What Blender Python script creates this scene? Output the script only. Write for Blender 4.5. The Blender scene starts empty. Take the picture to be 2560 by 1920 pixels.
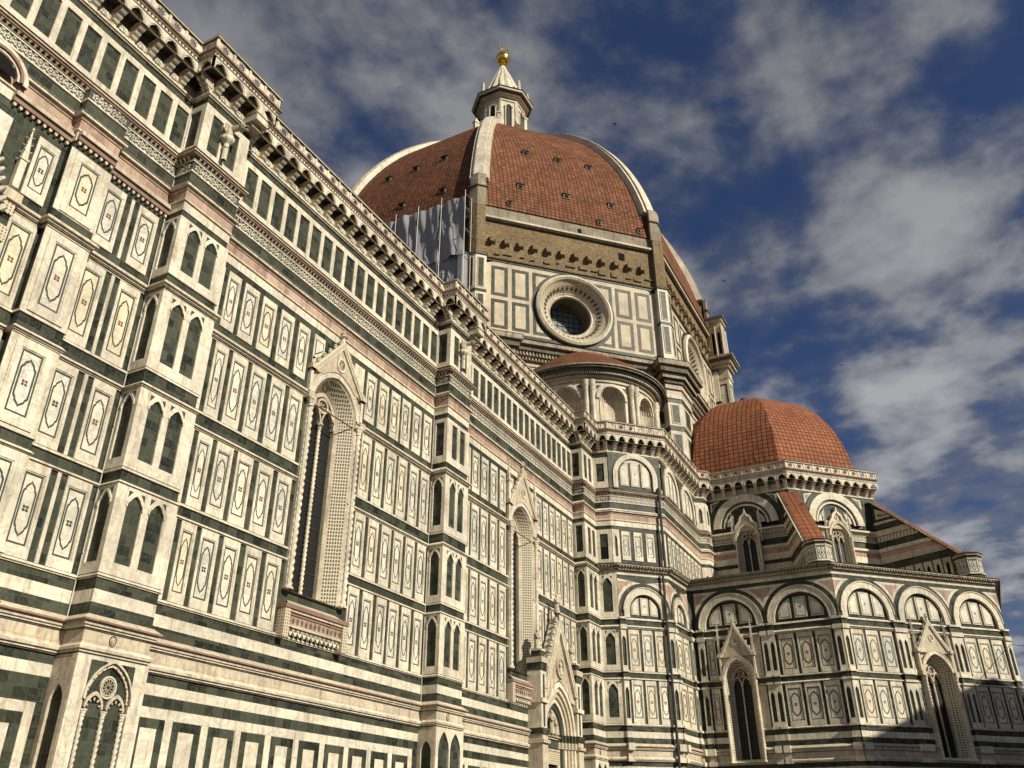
import bpy, math, random
from mathutils import Vector, Matrix
random.seed(7)
S = bpy.context.scene
R_ = math.radians
# ------------------------------------------------------------------ camera
cam = bpy.data.cameras.new('camera'); cam.sensor_width = 36; cam.lens = 2128.6/2560*36
cam.clip_start = .1; cam.clip_end = 6000
co = bpy.data.objects.new('camera', cam); S.collection.objects.link(co); S.camera = co
CAM = Vector((0, -21.8, 1.6))
def cam_axes():
    yaw, pit, rol = R_(27.17), R_(28.50), R_(-.125)
    f = Vector((math.cos(yaw)*math.cos(pit), math.sin(yaw)*math.cos(pit), math.sin(pit)))
    r = Vector((math.sin(yaw), -math.cos(yaw), 0)); u = r.cross(f)
    c, s = math.cos(rol), math.sin(rol)
    return c*r+s*u, -s*r+c*u, f
cr, cu, cf = cam_axes()
co.matrix_world = Matrix(((cr.x, cu.x, -cf.x, CAM.x), (cr.y, cu.y, -cf.y, CAM.y), (cr.z, cu.z, -cf.z, CAM.z), (0, 0, 0, 1)))
# ------------------------------------------------------------------ light
SUN_EL, SUN_W = 32., 10.        # elevation; degrees west of south
sd = Vector((-math.sin(R_(SUN_W))*math.cos(R_(SUN_EL)), -math.cos(R_(SUN_W))*math.cos(R_(SUN_EL)), math.sin(R_(SUN_EL))))
sl = bpy.data.lights.new('sun', 'SUN'); sl.energy = 5.0; sl.angle = R_(.5); sl.color = (1, .92, .76)
so = bpy.data.objects.new('sun', sl); S.collection.objects.link(so)
so.rotation_euler = sd.to_track_quat('Z', 'Y').to_euler(); so.location = (0, -60, 90)
S.view_settings.view_transform = 'Standard'; S.view_settings.look = 'None'
S.view_settings.exposure = .22; S.view_settings.gamma = 1
W = bpy.data.worlds.new('World'); S.world = W; W.use_nodes = True
wt = W.node_tree; wn = wt.nodes; wn.clear()
def WN(t, **k):
    n = wn.new(t)
    for a, b in k.items(): setattr(n, a, b)
    return n
wl = wt.links.new
wo = WN('ShaderNodeOutputWorld'); bg = WN('ShaderNodeBackground')
sky = WN('ShaderNodeTexSky', sky_type='NISHITA'); sky.sun_disc = False
sky.sun_elevation = R_(SUN_EL); sky.sun_rotation = math.atan2(sd.x, sd.y)
sky.air_density = 1.1; sky.dust_density = .3; sky.ozone_density = 3.0
skc = WN('ShaderNodeMix', data_type='RGBA', blend_type='MULTIPLY'); skc.inputs[0].default_value = 1
wl(sky.outputs[0], skc.inputs[6]); skc.inputs[7].default_value = (.50, .56, .78, 1)
tc = WN('ShaderNodeTexCoord'); sep = WN('ShaderNodeSeparateXYZ'); wl(tc.outputs['Generated'], sep.inputs[0])
mz = WN('ShaderNodeMath', operation='ADD'); wl(sep.outputs[2], mz.inputs[0]); mz.inputs[1].default_value = .12
dx = WN('ShaderNodeMath', operation='DIVIDE'); wl(sep.outputs[0], dx.inputs[0]); wl(mz.outputs[0], dx.inputs[1])
dy = WN('ShaderNodeMath', operation='DIVIDE'); wl(sep.outputs[1], dy.inputs[0]); wl(mz.outputs[0], dy.inputs[1])
cb = WN('ShaderNodeCombineXYZ'); wl(dx.outputs[0], cb.inputs[0]); wl(dy.outputs[0], cb.inputs[1])
cb.inputs[2].default_value = 3.7
n1 = WN('ShaderNodeTexNoise'); n1.inputs['Scale'].default_value = 5.0; n1.inputs['Detail'].default_value = 10
n1.inputs['Roughness'].default_value = .53; n1.inputs['Distortion'].default_value = .08; wl(cb.outputs[0], n1.inputs[0])
n2 = WN('ShaderNodeTexNoise'); n2.inputs['Scale'].default_value = 1.1; n2.inputs['Detail'].default_value = 3
wl(cb.outputs[0], n2.inputs[0])
ad = WN('ShaderNodeMath', operation='MULTIPLY_ADD'); wl(n2.outputs[0], ad.inputs[0]); ad.inputs[1].default_value = .55
wl(n1.outputs[0], ad.inputs[2])
# more cloud low in the sky
lo = WN('ShaderNodeMapRange'); wl(sep.outputs[2], lo.inputs[0])
lo.inputs[1].default_value = .25; lo.inputs[2].default_value = .85; lo.inputs[3].default_value = .10; lo.inputs[4].default_value = -.055
ad2 = WN('ShaderNodeMath', operation='ADD'); wl(ad.outputs[0], ad2.inputs[0]); wl(lo.outputs[0], ad2.inputs[1])
mr = WN('ShaderNodeMapRange', interpolation_type='SMOOTHSTEP'); wl(ad2.outputs[0], mr.inputs[0])
mr.inputs[1].default_value = .62; mr.inputs[2].default_value = .88; mr.inputs[3].default_value = 0; mr.inputs[4].default_value = .92
ccr = WN('ShaderNodeMapRange'); wl(n1.outputs[0], ccr.inputs[0])
ccr.inputs[1].default_value = .42; ccr.inputs[2].default_value = .68; ccr.inputs[3].default_value = 0; ccr.inputs[4].default_value = 1
lc = WN('ShaderNodeMapRange'); wl(sep.outputs[2], lc.inputs[0])
lc.inputs[1].default_value = .3; lc.inputs[2].default_value = .85; lc.inputs[3].default_value = 1.35; lc.inputs[4].default_value = .62
cc = WN('ShaderNodeMix', data_type='RGBA'); wl(ccr.outputs[0], cc.inputs[0])
cc.inputs[6].default_value = (1.7, 1.9, 2.5, 1); cc.inputs[7].default_value = (5.6, 5.6, 5.8, 1)
ccs = WN('ShaderNodeVectorMath', operation='SCALE'); wl(cc.outputs[2], ccs.inputs[0]); wl(lc.outputs[0], ccs.inputs['Scale'])
mx = WN('ShaderNodeMix', data_type='RGBA'); wl(mr.outputs[0], mx.inputs[0]); wl(skc.outputs[2], mx.inputs[6]); wl(ccs.outputs[0], mx.inputs[7])
wl(mx.outputs[2], bg.inputs[0]); bg.inputs[1].default_value = .055; wl(bg.outputs[0], wo.inputs[0])

# ------------------------------------------------------------------ materials
MATS = {}
def newmat(name):
    m = bpy.data.materials.new(name); m.use_nodes = True
    nt = m.node_tree; b = nt.nodes['Principled BSDF']
    MATS[name] = m
    return m, nt, b, nt.nodes.new, nt.links.new
def stone(name, c1, c2, mortar, bw=.7, bh=.33, vein=None, rough=.55, streak=.35, uv=False, msize=.006, offset=.5, bump=.25, vs=1.5, dirt=(.35, .28, .2), bd=.02):
    m, nt, b, N, L = newmat(name)
    if uv:
        g = N('ShaderNodeTexCoord'); vec = g.outputs['UV']; g2 = N('ShaderNodeNewGeometry'); pos = g2.outputs['Position']
    else:
        g = N('ShaderNodeNewGeometry'); pos = g.outputs['Position']
        sp = N('ShaderNodeSeparateXYZ'); L(pos, sp.inputs[0])
        su = N('ShaderNodeMath'); su.operation = 'SUBTRACT'; L(sp.outputs[0], su.inputs[0]); L(sp.outputs[1], su.inputs[1])
        cmb = N('ShaderNodeCombineXYZ'); L(su.outputs[0], cmb.inputs[0]); L(sp.outputs[2], cmb.inputs[1]); vec = cmb.outputs[0]
    br = N('ShaderNodeTexBrick'); L(vec, br.inputs[0]); br.offset = offset
    br.inputs['Color1'].default_value = (*c1, 1); br.inputs['Color2'].default_value = (*c2, 1); br.inputs['Mortar'].default_value = (*mortar, 1)
    br.inputs['Scale'].default_value = 1; br.inputs['Mortar Size'].default_value = msize; br.inputs['Brick Width'].default_value = bw
    br.inputs['Row Height'].default_value = bh; br.inputs['Mortar Smooth'].default_value = .3
    col = br.outputs[0]
    nz = N('ShaderNodeTexNoise'); L(pos, nz.inputs[0]); nz.inputs['Scale'].default_value = vs; nz.inputs['Detail'].default_value = 8; nz.inputs['Distortion'].default_value = 1.6; nz.inputs['Roughness'].default_value = .62
    if vein:
        rp = N('ShaderNodeValToRGB'); L(nz.outputs[0], rp.inputs[0])
        rp.color_ramp.elements[0].position = .44; rp.color_ramp.elements[0].color = (0, 0, 0, 1)
        rp.color_ramp.elements[1].position = .56; rp.color_ramp.elements[1].color = (0, 0, 0, 1)
        e = rp.color_ramp.elements.new(.5); e.color = (1, 1, 1, 1)
        mu = N('ShaderNodeMath'); mu.operation = 'MULTIPLY'; L(rp.outputs[0], mu.inputs[0]); mu.inputs[1].default_value = vein[3]
        mxx = N('ShaderNodeMix'); mxx.data_type = 'RGBA'; L(mu.outputs[0], mxx.inputs[0]); L(col, mxx.inputs[6]); mxx.inputs[7].default_value = (*vein[:3], 1)
        col = mxx.outputs[2]
    # weather streaks, stretched vertically
    mp = N('ShaderNodeMapping'); mp.inputs['Scale'].default_value = (5, 5, .55); L(pos, mp.inputs[0])
    ns = N('ShaderNodeTexNoise'); L(mp.outputs[0], ns.inputs[0]); ns.inputs['Scale'].default_value = 1; ns.inputs['Detail'].default_value = 6; ns.inputs['Roughness'].default_value = .65
    r2 = N('ShaderNodeMapRange'); L(ns.outputs[0], r2.inputs[0]); r2.inputs[1].default_value = .5; r2.inputs[2].default_value = .78; r2.inputs[3].default_value = 0; r2.inputs[4].default_value = streak
    m2 = N('ShaderNodeMix'); m2.data_type = 'RGBA'; m2.blend_type = 'MULTIPLY'; L(r2.outputs[0], m2.inputs[0]); L(col, m2.inputs[6]); m2.inputs[7].default_value = (*dirt, 1)
    col = m2.outputs[2]
    # large tonal drift
    nb = N('ShaderNodeTexNoise'); L(pos, nb.inputs[0]); nb.inputs['Scale'].default_value = .45; nb.inputs['Detail'].default_value = 3
    r3 = N('ShaderNodeMapRange'); L(nb.outputs[0], r3.inputs[0]); r3.inputs[1].default_value = .3; r3.inputs[2].default_value = .7; r3.inputs[3].default_value = .82; r3.inputs[4].default_value = 1.12
    vm = N('ShaderNodeVectorMath'); vm.operation = 'SCALE'; L(col, vm.inputs[0]); L(r3.outputs[0], vm.inputs['Scale'])
    L(vm.outputs[0], b.inputs['Base Color']); b.inputs['Roughness'].default_value = rough
    try: b.inputs['Specular IOR Level'].default_value = .12
    except Exception: pass
    bm = N('ShaderNodeBump'); bm.inputs['Strength'].default_value = bump; bm.inputs['Distance'].default_value = bd
    ma = N('ShaderNodeMath'); ma.operation = 'MULTIPLY_ADD'; L(br.outputs['Fac'], ma.inputs[0]); ma.inputs[1].default_value = -1; L(nz.outputs[0], ma.inputs[2])
    L(ma.outputs[0], bm.inputs['Height']); L(bm.outputs[0], b.inputs['Normal'])
    return m
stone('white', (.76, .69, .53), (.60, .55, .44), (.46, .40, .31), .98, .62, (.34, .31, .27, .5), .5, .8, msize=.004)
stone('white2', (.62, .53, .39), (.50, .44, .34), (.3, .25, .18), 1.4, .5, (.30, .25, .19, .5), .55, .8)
stone('drumW', (.62, .53, .38), (.50, .43, .32), (.3, .25, .18), 1.3, .62, (.40, .34, .25, .5), .55, .4)
stone('paneW', (.78, .72, .56), (.62, .60, .52), (.40, .35, .27), .9, .52, (.42, .36, .27, .5), .45, .3, msize=.004)
stone('green', (.015, .018, .014), (.066, .073, .050), (.10, .10, .075), .42, .31, (.14, .15, .12, .22), .42, .4, msize=.005, vs=2.2)
stone('greenL', (.030, .038, .03), (.052, .064, .048), (.05, .06, .05), .5, .5, None, .42, .3, msize=.004)
stone('paneY', (.75, .67, .49), (.68, .60, .44), (.40, .33, .22), .9, .52, (.42, .34, .22, .5), .45, .4, msize=.004)
stone('paneG', (.68, .64, .53), (.58, .56, .48), (.36, .34, .3), .9, .52, (.30, .29, .27, .6), .45, .4, msize=.004)
stone('pink', (.30, .19, .145), (.46, .33, .25), (.25, .17, .12), .7, .6, (.58, .46, .36, .4), .5, .9)
stone('pinkdk', (.24, .15, .12), (.30, .20, .15), (.15, .1, .08), .8, .6, None, .6, .7)
stone('weathered', (.46, .40, .30), (.34, .29, .21), (.14, .11, .08), 1.1, .4, (.14, .11, .08, .6), .7, 1.0, dirt=(.12, .1, .08))
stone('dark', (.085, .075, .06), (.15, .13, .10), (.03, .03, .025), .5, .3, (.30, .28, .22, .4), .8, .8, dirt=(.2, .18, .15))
stone('brick', (.30, .215, .115), (.18, .125, .065), (.16, .12, .075), .42, .16, (.40, .33, .22, .45), .9, .7, msize=.018, bump=.9, vs=3., bd=.08)
stone('concrete', (.33, .29, .22), (.27, .24, .18), (.2, .17, .12), 2.2, 1.2, (.14, .12, .09, .5), .9, 1.0, dirt=(.3, .26, .2))
stone('tile', (.29, .118, .060), (.16, .066, .038), (.035, .02, .013), .43, .43, (.10, .055, .03, .35), .75, .7, uv=True, msize=.036, offset=0, bump=1.0, vs=.9, bd=.1, dirt=(.35, .3, .25))
stone('tileL', (.36, .135, .065), (.26, .098, .052), (.07, .028, .015), .42, .42, (.14, .07, .04, .25), .75, .5, uv=True, msize=.038, offset=0, bump=1.0, vs=.9, bd=.08, dirt=(.4, .33, .27))
stone('ground', (.15, .14, .12), (.12, .11, .10), (.07, .065, .06), .9, .45, None, .8, .4)
stone('plaster', (.40, .30, .17), (.36, .27, .16), (.36, .27, .16), 5, 5, None, .9, .5)
stone('lawnstone', (.5, .43, .32), (.44, .38, .28), (.3, .25, .18), .8, .4, (.3, .26, .2, .3), .6, .4)
def flat(name, c, rough=.5, metal=0, spec=.5):
    m, nt, b, N, L = newmat(name)
    nz = N('ShaderNodeTexNoise'); nz.inputs['Scale'].default_value = 6; nz.inputs['Detail'].default_value = 5
    g = N('ShaderNodeNewGeometry'); L(g.outputs['Position'], nz.inputs[0])
    r = N('ShaderNodeMapRange'); L(nz.outputs[0], r.inputs[0]); r.inputs[3].default_value = .65; r.inputs[4].default_value = 1.3
    vm = N('ShaderNodeVectorMath'); vm.operation = 'SCALE'; vm.inputs[0].default_value = c; L(r.outputs[0], vm.inputs['Scale'])
    L(vm.outputs[0], b.inputs['Base Color'])
    b.inputs['Roughness'].default_value = rough; b.inputs['Metallic'].default_value = metal
    b.inputs['Specular IOR Level'].default_value = spec
    return m
flat('void', (.012, .011, .010), .9, 0, .1); flat('inlay', (.045, .055, .042), .45); flat('inlayR', (.16, .055, .04), .5)
flat('glass', (.014, .015, .014), .4, 0, .25); flat('glassL', (.17, .20, .21), .18); flat('gold', (.95, .62, .12), .22, 1); flat('bronze', (.35, .24, .08), .4, .8)
flat('iron', (.03, .028, .025), .6); flat('cable', (.5, .48, .42), .6); flat('feather', (.02, .02, .022), .8); flat('tarp', (.27, .27, .28), .6); flat('steel', (.25, .25, .25), .5, .3)
def pattern(name, base, ink, scale, thr):
    m, nt, b, N, L = newmat(name)
    g = N('ShaderNodeNewGeometry'); sp = N('ShaderNodeSeparateXYZ'); L(g.outputs['Position'], sp.inputs[0])
    su = N('ShaderNodeMath'); su.operation = 'SUBTRACT'; L(sp.outputs[0], su.inputs[0]); L(sp.outputs[1], su.inputs[1])
    cmb = N('ShaderNodeCombineXYZ'); L(su.outputs[0], cmb.inputs[0]); L(sp.outputs[2], cmb.inputs[1])
    v = N('ShaderNodeTexVoronoi'); v.feature = 'DISTANCE_TO_EDGE'; L(cmb.outputs[0], v.inputs['Vector']); v.inputs['Scale'].default_value = scale; v.inputs['Randomness'].default_value = .12; v.voronoi_dimensions = '2D'
    r = N('ShaderNodeMapRange'); L(v.outputs['Distance'], r.inputs[0]); r.inputs[1].default_value = thr; r.inputs[2].default_value = thr+.08
    mxx = N('ShaderNodeMix'); mxx.data_type = 'RGBA'; L(r.outputs[0], mxx.inputs[0]); mxx.inputs[6].default_value = (*base, 1); mxx.inputs[7].default_value = (*ink, 1)
    L(mxx.outputs[2], b.inputs['Base Color']); b.inputs['Roughness'].default_value = .55
    bm = N('ShaderNodeBump'); bm.inputs['Strength'].default_value = .6; bm.inputs['Distance'].default_value = .03; bm.invert = True
    L(r.outputs[0], bm.inputs['Height']); L(bm.outputs[0], b.inputs['Normal'])
pattern('mosaic', (.62, .55, .41), (.09, .09, .065), 6.6, .15)
pattern('carved', (.56, .48, .34), (.17, .12, .08), 9., .22)

# ------------------------------------------------------------------ mesh builder
class MB:
    def __init__(s): s.v = []; s.f = []; s.m = []; s.k = []; s.uv = {}; s.sm = set()
    def mi(s, m):
        if m not in s.k: s.k.append(m)
        return s.k.index(m)
    def face(s, pts, m, uv=None, smooth=False):
        b = len(s.v); s.v += [tuple(p) for p in pts]; s.f.append(tuple(range(b, b+len(pts)))); s.m.append(s.mi(m))
        if uv: s.uv[len(s.f)-1] = uv
        if smooth: s.sm.add(len(s.f)-1)
    def mesh(s, name):
        me = bpy.data.meshes.new(name); me.from_pydata(s.v, [], s.f)
        for k in s.k: me.materials.append(MATS[k])
        me.polygons.foreach_set('material_index', s.m)
        if s.uv:
            l = me.uv_layers.new(name='UVMap')
            for fi, uv in s.uv.items():
                for li, t in zip(me.polygons[fi].loop_indices, uv): l.data[li].uv = t
        if s.sm:
            for i in s.sm: me.polygons[i].use_smooth = True
        me.update(); return me
    def build(s, name, parent=None, kind=None):
        o = bpy.data.objects.new(name, s.mesh(name)); S.collection.objects.link(o)
        if parent: o.parent = parent
        if kind: o['kind'] = kind
        return o
    # ---- pieces in a wall frame F (u right, z up, d outwards)
    def box(s, F, u0, u1, z0, z1, d0, d1, m, mtop=None, back=False):
        p = lambda u, z, d: F.p(u, z, d)
        s.face([p(u0, z0, d1), p(u1, z0, d1), p(u1, z1, d1), p(u0, z1, d1)], m)
        s.face([p(u0, z0, d0), p(u0, z0, d1), p(u0, z1, d1), p(u0, z1, d0)], m)
        s.face([p(u1, z0, d1), p(u1, z0, d0), p(u1, z1, d0), p(u1, z1, d1)], m)
        s.face([p(u0, z1, d1), p(u1, z1, d1), p(u1, z1, d0), p(u0, z1, d0)], mtop or m)
        s.face([p(u0, z0, d0), p(u1, z0, d0), p(u1, z0, d1), p(u0, z0, d1)], m)
        if back: s.face([p(u1, z0, d0), p(u0, z0, d0), p(u0, z1, d0), p(u1, z1, d0)], m)
    def prism(s, F, pts, d0, d1, m, back=False):
        s.face([F.p(u, z, d1) for u, z in pts], m)
        n = len(pts)
        for i in range(n):
            a, b = pts[i], pts[(i+1) % n]
            s.face([F.p(a[0], a[1], d0), F.p(b[0], b[1], d0), F.p(b[0], b[1], d1), F.p(a[0], a[1], d1)], m)
        if back: s.face([F.p(u, z, d0) for u, z in reversed(pts)], m)
    def ring(s, F, out, inn, d0, d1, m, closed=True, back=False):
        n = len(out)
        for i in range(n if closed else n-1):
            j = (i+1) % n; a, b, c, e = out[i], out[j], inn[j], inn[i]
            s.face([F.p(*a, d1), F.p(*b, d1), F.p(*c, d1), F.p(*e, d1)], m)
            s.face([F.p(*a, d0), F.p(*b, d0), F.p(*b, d1), F.p(*a, d1)], m)
            s.face([F.p(*c, d0), F.p(*e, d0), F.p(*e, d1), F.p(*c, d1)], m)
            if back: s.face([F.p(*e, d0), F.p(*c, d0), F.p(*b, d0), F.p(*a, d0)], m)
    def rrect(s, F, u0, u1, z0, z1, w, d0, d1, m):
        o = [(u0, z0), (u1, z0), (u1, z1), (u0, z1)]; i = [(u0+w, z0+w), (u1-w, z0+w), (u1-w, z1-w), (u0+w, z1-w)]
        s.ring(F, o, i, d0, d1, m)
    def plate(s, F, u0, u1, z0, z1, holes, d0, d1, m, side=True):
        """wall plate with arched openings. holes: list of (arch pts from left spring to right spring, zbottom)"""
        p = F.p; cur = u0
        for pts, zb in sorted(holes, key=lambda h: h[0][0][0]):
            a, b = pts[0][0], pts[-1][0]
            s.face([p(cur, z0, d1), p(a, z0, d1), p(a, z1, d1), p(cur, z1, d1)], m)
            if zb > z0+1e-4:
                s.face([p(a, z0, d1), p(b, z0, d1), p(b, zb, d1), p(a, zb, d1)], m)
                s.face([p(a, zb, d1), p(b, zb, d1), p(b, zb, d0), p(a, zb, d0)], m)
            s.face([p(a, zb, d1), p(a, pts[0][1], d1), p(a, pts[0][1], d0), p(a, zb, d0)], m)
            s.face([p(b, zb, d0), p(b, pts[-1][1], d0), p(b, pts[-1][1], d1), p(b, zb, d1)], m)
            for i in range(len(pts)-1):
                q, r = pts[i], pts[i+1]
                s.face([p(q[0], q[1], d1), p(r[0], r[1], d1), p(r[0], z1, d1), p(q[0], z1, d1)], m)
                s.face([p(q[0], q[1], d0), p(r[0], r[1], d0), p(r[0], r[1], d1), p(q[0], q[1], d1)], m)
            cur = b
        s.face([p(cur, z0, d1), p(u1, z0, d1), p(u1, z1, d1), p(cur, z1, d1)], m)
        if side:
            s.face([p(u0, z0, d0), p(u0, z0, d1), p(u0, z1, d1), p(u0, z1, d0)], m)
            s.face([p(u1, z0, d1), p(u1, z0, d0), p(u1, z1, d0), p(u1, z1, d1)], m)
            s.face([p(u0, z1, d1), p(u1, z1, d1), p(u1, z1, d0), p(u0, z1, d0)], m)
            s.face([p(u0, z0, d0), p(u1, z0, d0), p(u1, z0, d1), p(u0, z0, d1)], m)
    def tube(s, a, b, r0, r1=None, m='white', n=8, smooth=True, caps=True):
        a = Vector(a); b = Vector(b); r1 = r0 if r1 is None else r1
        ax = (b-a).normalized(); t = Vector((0, 0, 1)) if abs(ax.z) < .9 else Vector((1, 0, 0))
        x = ax.cross(t).normalized(); y = ax.cross(x)
        A = [a+(x*math.cos(2*math.pi*i/n)+y*math.sin(2*math.pi*i/n))*r0 for i in range(n)]
        B = [b+(x*math.cos(2*math.pi*i/n)+y*math.sin(2*math.pi*i/n))*r1 for i in range(n)]
        for i in range(n):
            j = (i+1) % n; s.face([A[j], A[i], B[i], B[j]], m, smooth=smooth)
        if caps: s.face(A, m); s.face(list(reversed(B)), m)
    def lathe(s, c, prof, m, n=16, a0=0, a1=2*math.pi, smooth=True, uvs=False, twist=None):
        c = Vector(c); full = abs(a1-a0-2*math.pi) < 1e-6
        k = n if full else n+1
        rows = []
        for r, z in prof:
            row = []
            for i in range(k):
                t = a0+(a1-a0)*i/n; rr = r*(twist(t, z) if twist else 1)
                row.append(c+Vector((rr*math.cos(t), rr*math.sin(t), z)))
            rows.append(row)
        acc = 0
        for j in range(len(rows)-1):
            dl = math.hypot(prof[j+1][0]-prof[j][0], prof[j+1][1]-prof[j][1])
            for i in range(n if full else n):
                i2 = (i+1) % k
                uv = None
                if uvs:
                    ua, ub = (a0+(a1-a0)*i/n), (a0+(a1-a0)*(i+1)/n)
                    uv = [(ua*prof[j][0], acc), (ub*prof[j][0], acc), (ub*prof[j+1][0], acc+dl), (ua*prof[j+1][0], acc+dl)]
                s.face([rows[j][i], rows[j][i2], rows[j+1][i2], rows[j+1][i]], m, uv, smooth)
            acc += dl
class Frame:
    def __init__(s, A, B):
        s.A = Vector((A[0], A[1], 0)); d = Vector((B[0]-A[0], B[1]-A[1], 0)); s.L = d.length; s.e = d.normalized(); s.n = Vector((s.e.y, -s.e.x, 0))
    def p(s, u, z, d): return s.A+s.e*u+s.n*d+Vector((0, 0, z))
    def sub(s, u, d=0):
        f = Frame((0, 0), (1, 0)); f.A = s.A+s.e*u+s.n*d; f.e = s.e; f.n = s.n; f.L = s.L-u; return f
def offs(path, d, closed=False):
    P = [Vector((a, b, 0)) for a, b in path]; n = len(P); out = []
    for i in range(n):
        nn = []
        for a, b in (((i-1) % n, i), (i, (i+1) % n)):
            if not closed and (b == 0 or a == n-1): continue
            e = (P[b]-P[a])
            if e.length < 1e-6: continue
            e.normalize(); nn.append(Vector((e.y, -e.x, 0)))
        if len(nn) == 1: out.append(P[i]+nn[0]*d)
        else: out.append(P[i]+(nn[0]+nn[1])*(d/(1+nn[0].dot(nn[1]))))
    return out
def sweep(path, secs, getmb, closed=False, skips={}, ends=False):
    """secs: list of (z0,z1,d,mat[,dtop]) bottom to top. getmb(i) -> MB of segment i. skips {i:(za,zb)}"""
    cache = {}
    def O(d):
        d = round(d, 4)
        if d not in cache: cache[d] = offs(path, d, closed)
        return cache[d]
    n = len(path)
    up = lambda p, z: (p.x, p.y, z)
    for i in range(n if closed else n-1):
        j = (i+1) % n; mb = getmb(i)
        if mb is None: continue
        pd = None
        for s in secs:
            z0, z1, d, m = s[:4]; dt = s[4] if len(s) > 4 else d
            za, zb = skips.get(i, (1e9, 1e9))
            o = O(d); ot = O(dt)
            if pd is not None and abs(pd-d) > 1e-5 and not (za < z0 < zb):
                q = O(pd)
                mm = m if d > pd else pm
                if d > pd: mb.face([up(q[i], z0), up(q[j], z0), up(o[j], z0), up(o[i], z0)], mm)
                else: mb.face([up(q[i], z0), up(q[j], z0), up(o[j], z0), up(o[i], z0)], mm)
            pd = dt; pm = m
            for a, b in ([(z0, z1)] if zb <= z0 or za >= z1 else [(z0, za), (zb, z1)]):
                if b-a < 1e-4: continue
                mb.face([up(o[i], a), up(o[j], a), up(ot[j], b), up(ot[i], b)], m)
def arch_round(c, r, z, n=16, stilt=0):
    return [(c-r*math.cos(math.pi*i/n), z+r*math.sin(math.pi*i/n)) for i in range(n+1)]
def arch_point(a, b, zs, h, n=6):
    """pointed arch from a to b at spring zs, rise h"""
    w = (b-a)/2; c = (a+b)/2
    # circle through (w,0) & (0,h) centred on spring line
    x0 = (w*w-h*h)/(2*w); r = w-x0
    L = []
    t1 = math.atan2(h, -x0)
    for i in range(n+1):
        t = t1*i/n; L.append((c+x0+r*math.cos(t), zs+r*math.sin(t)))
    Rr = L[:]; left = [(2*c-u, z) for u, z in L]
    return left+list(reversed(Rr))[1:]
def arch_cusp(a, b, zs, h):
    """blind lancet head with an ogee nick"""
    w = b-a; f = [(0, 0), (.03, .28), (.1, .45), (.16, .50), (.2, .62), (.32, .82), (.5, 1)]
    L = [(a+w*x, zs+h*y) for x, y in f]
    return L+[(a+w*(1-x), zs+h*y) for x, y in reversed(f[:-1])]

# ------------------------------------------------------------------ things
def tag(o, label, cat, group=None):
    o['label'] = label; o['category'] = cat
    if group: o['group'] = group
    return o
def empty(name, loc=(0, 0, 0), parent=None):
    o = bpy.data.objects.new(name, None); S.collection.objects.link(o); o.location = loc; o.empty_display_size = .5
    if parent: o.parent = parent
    return o
cath = empty('cathedral')
tag(cath, 'vast Gothic cathedral clad in white, green and pink marble with red tiled domes', 'cathedral')

# ================================================================== wall decoration
def inlay_shape(cx, cz, w, h, k=1.):
    f = [(0, .5), (.05, .468), (.15, .435), (.235, .395), (.26, .345), (.30, .335), (.345, .31), (.365, .27), (.365, 0)]
    f = [(x*w*k if k == 1 else x*w-(1-k)*.5*w*(1 if x > .2 else x*5), y*h if k == 1 else y*h-(1-k)*.42*w*(y > .3)) for x, y in f]
    q = [(cx+x, cz+y) for x, y in f]
    q2 = [(cx+x, cz-y) for x, y in reversed(f[:-1])]
    rt = q+q2
    lf = [(2*cx-u, z) for u, z in reversed(rt[1:-1])]
    return list(reversed(rt+lf))
def quatre(mb, F, c, z, r, m, d):
    for a in (45, 135, 225, 315):
        x = c+r*.62*math.cos(R_(a)); y = z+r*.62*math.sin(R_(a))
        mb.prism(F, [(x+r*.42*math.cos(t*math.pi/3), y+r*.42*math.sin(t*math.pi/3)) for t in range(6)], d, d+.006, m)
def panel(mb, F, u0, u1, z0, z1, d=0., fd=.05, fm=.085, kind=0):
    w = u1-u0
    fb = .30 if (z1-z0) > 1.5 else .12; ft = .27 if (z1-z0) > 1.5 else .1
    # frame slab with a hole
    o = [(u0, z0), (u1, z0), (u1, z1), (u0, z1)]; i = [(u0+fm, z0+fb), (u1-fm, z0+fb), (u1-fm, z1-ft), (u0+fm, z1-ft)]
    mb.ring(F, o, i, d, d+fd, 'white')
    a, b, c, e = i[0][0], i[1][0], i[0][1], i[2][1]
    mb.ring(F, i, [(a+.035, c+.035), (b-.035, c+.035), (b-.035, e-.035), (a+.035, e-.035)], d, d+fd-.022, 'white')
    a += .035; b -= .035; c += .035; e -= .035
    mb.face([F.p(a, c, d+.006), F.p(b, c, d+.006), F.p(b, e, d+.006), F.p(a, e, d+.006)], random.choice(['paneW', 'paneW', 'paneY', 'paneG']))
    t = .048*min(1, w/.8)
    mb.rrect(F, a+.01, b-.01, c+.01, e-.01, t, d+.006, d+.012, 'inlay')
    cx, cz, W, H = (a+b)/2, (c+e)/2, (b-a), (e-c)
    hs = H-.28*W-.1
    out = inlay_shape(cx, cz, W, hs*.92)
    inn = [(cx+(u-cx)*(1-.22), cz+(z-cz)*(1-.22*W/hs*1.1)) for u, z in out]
    mb.ring(F, out, inn, d+.006, d+.013, 'inlay')
    quatre(mb, F, cx, cz, .11*W/.5 if W < .5 else .11, random.choice(['inlayR', 'inlayR', 'inlay']), d+.006)
def row_panels(mb, F, xs, w, z0, z1, d=0.):
    for x in xs: panel(mb, F, x-w/2, x+w/2, z0, z1, d)
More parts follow.
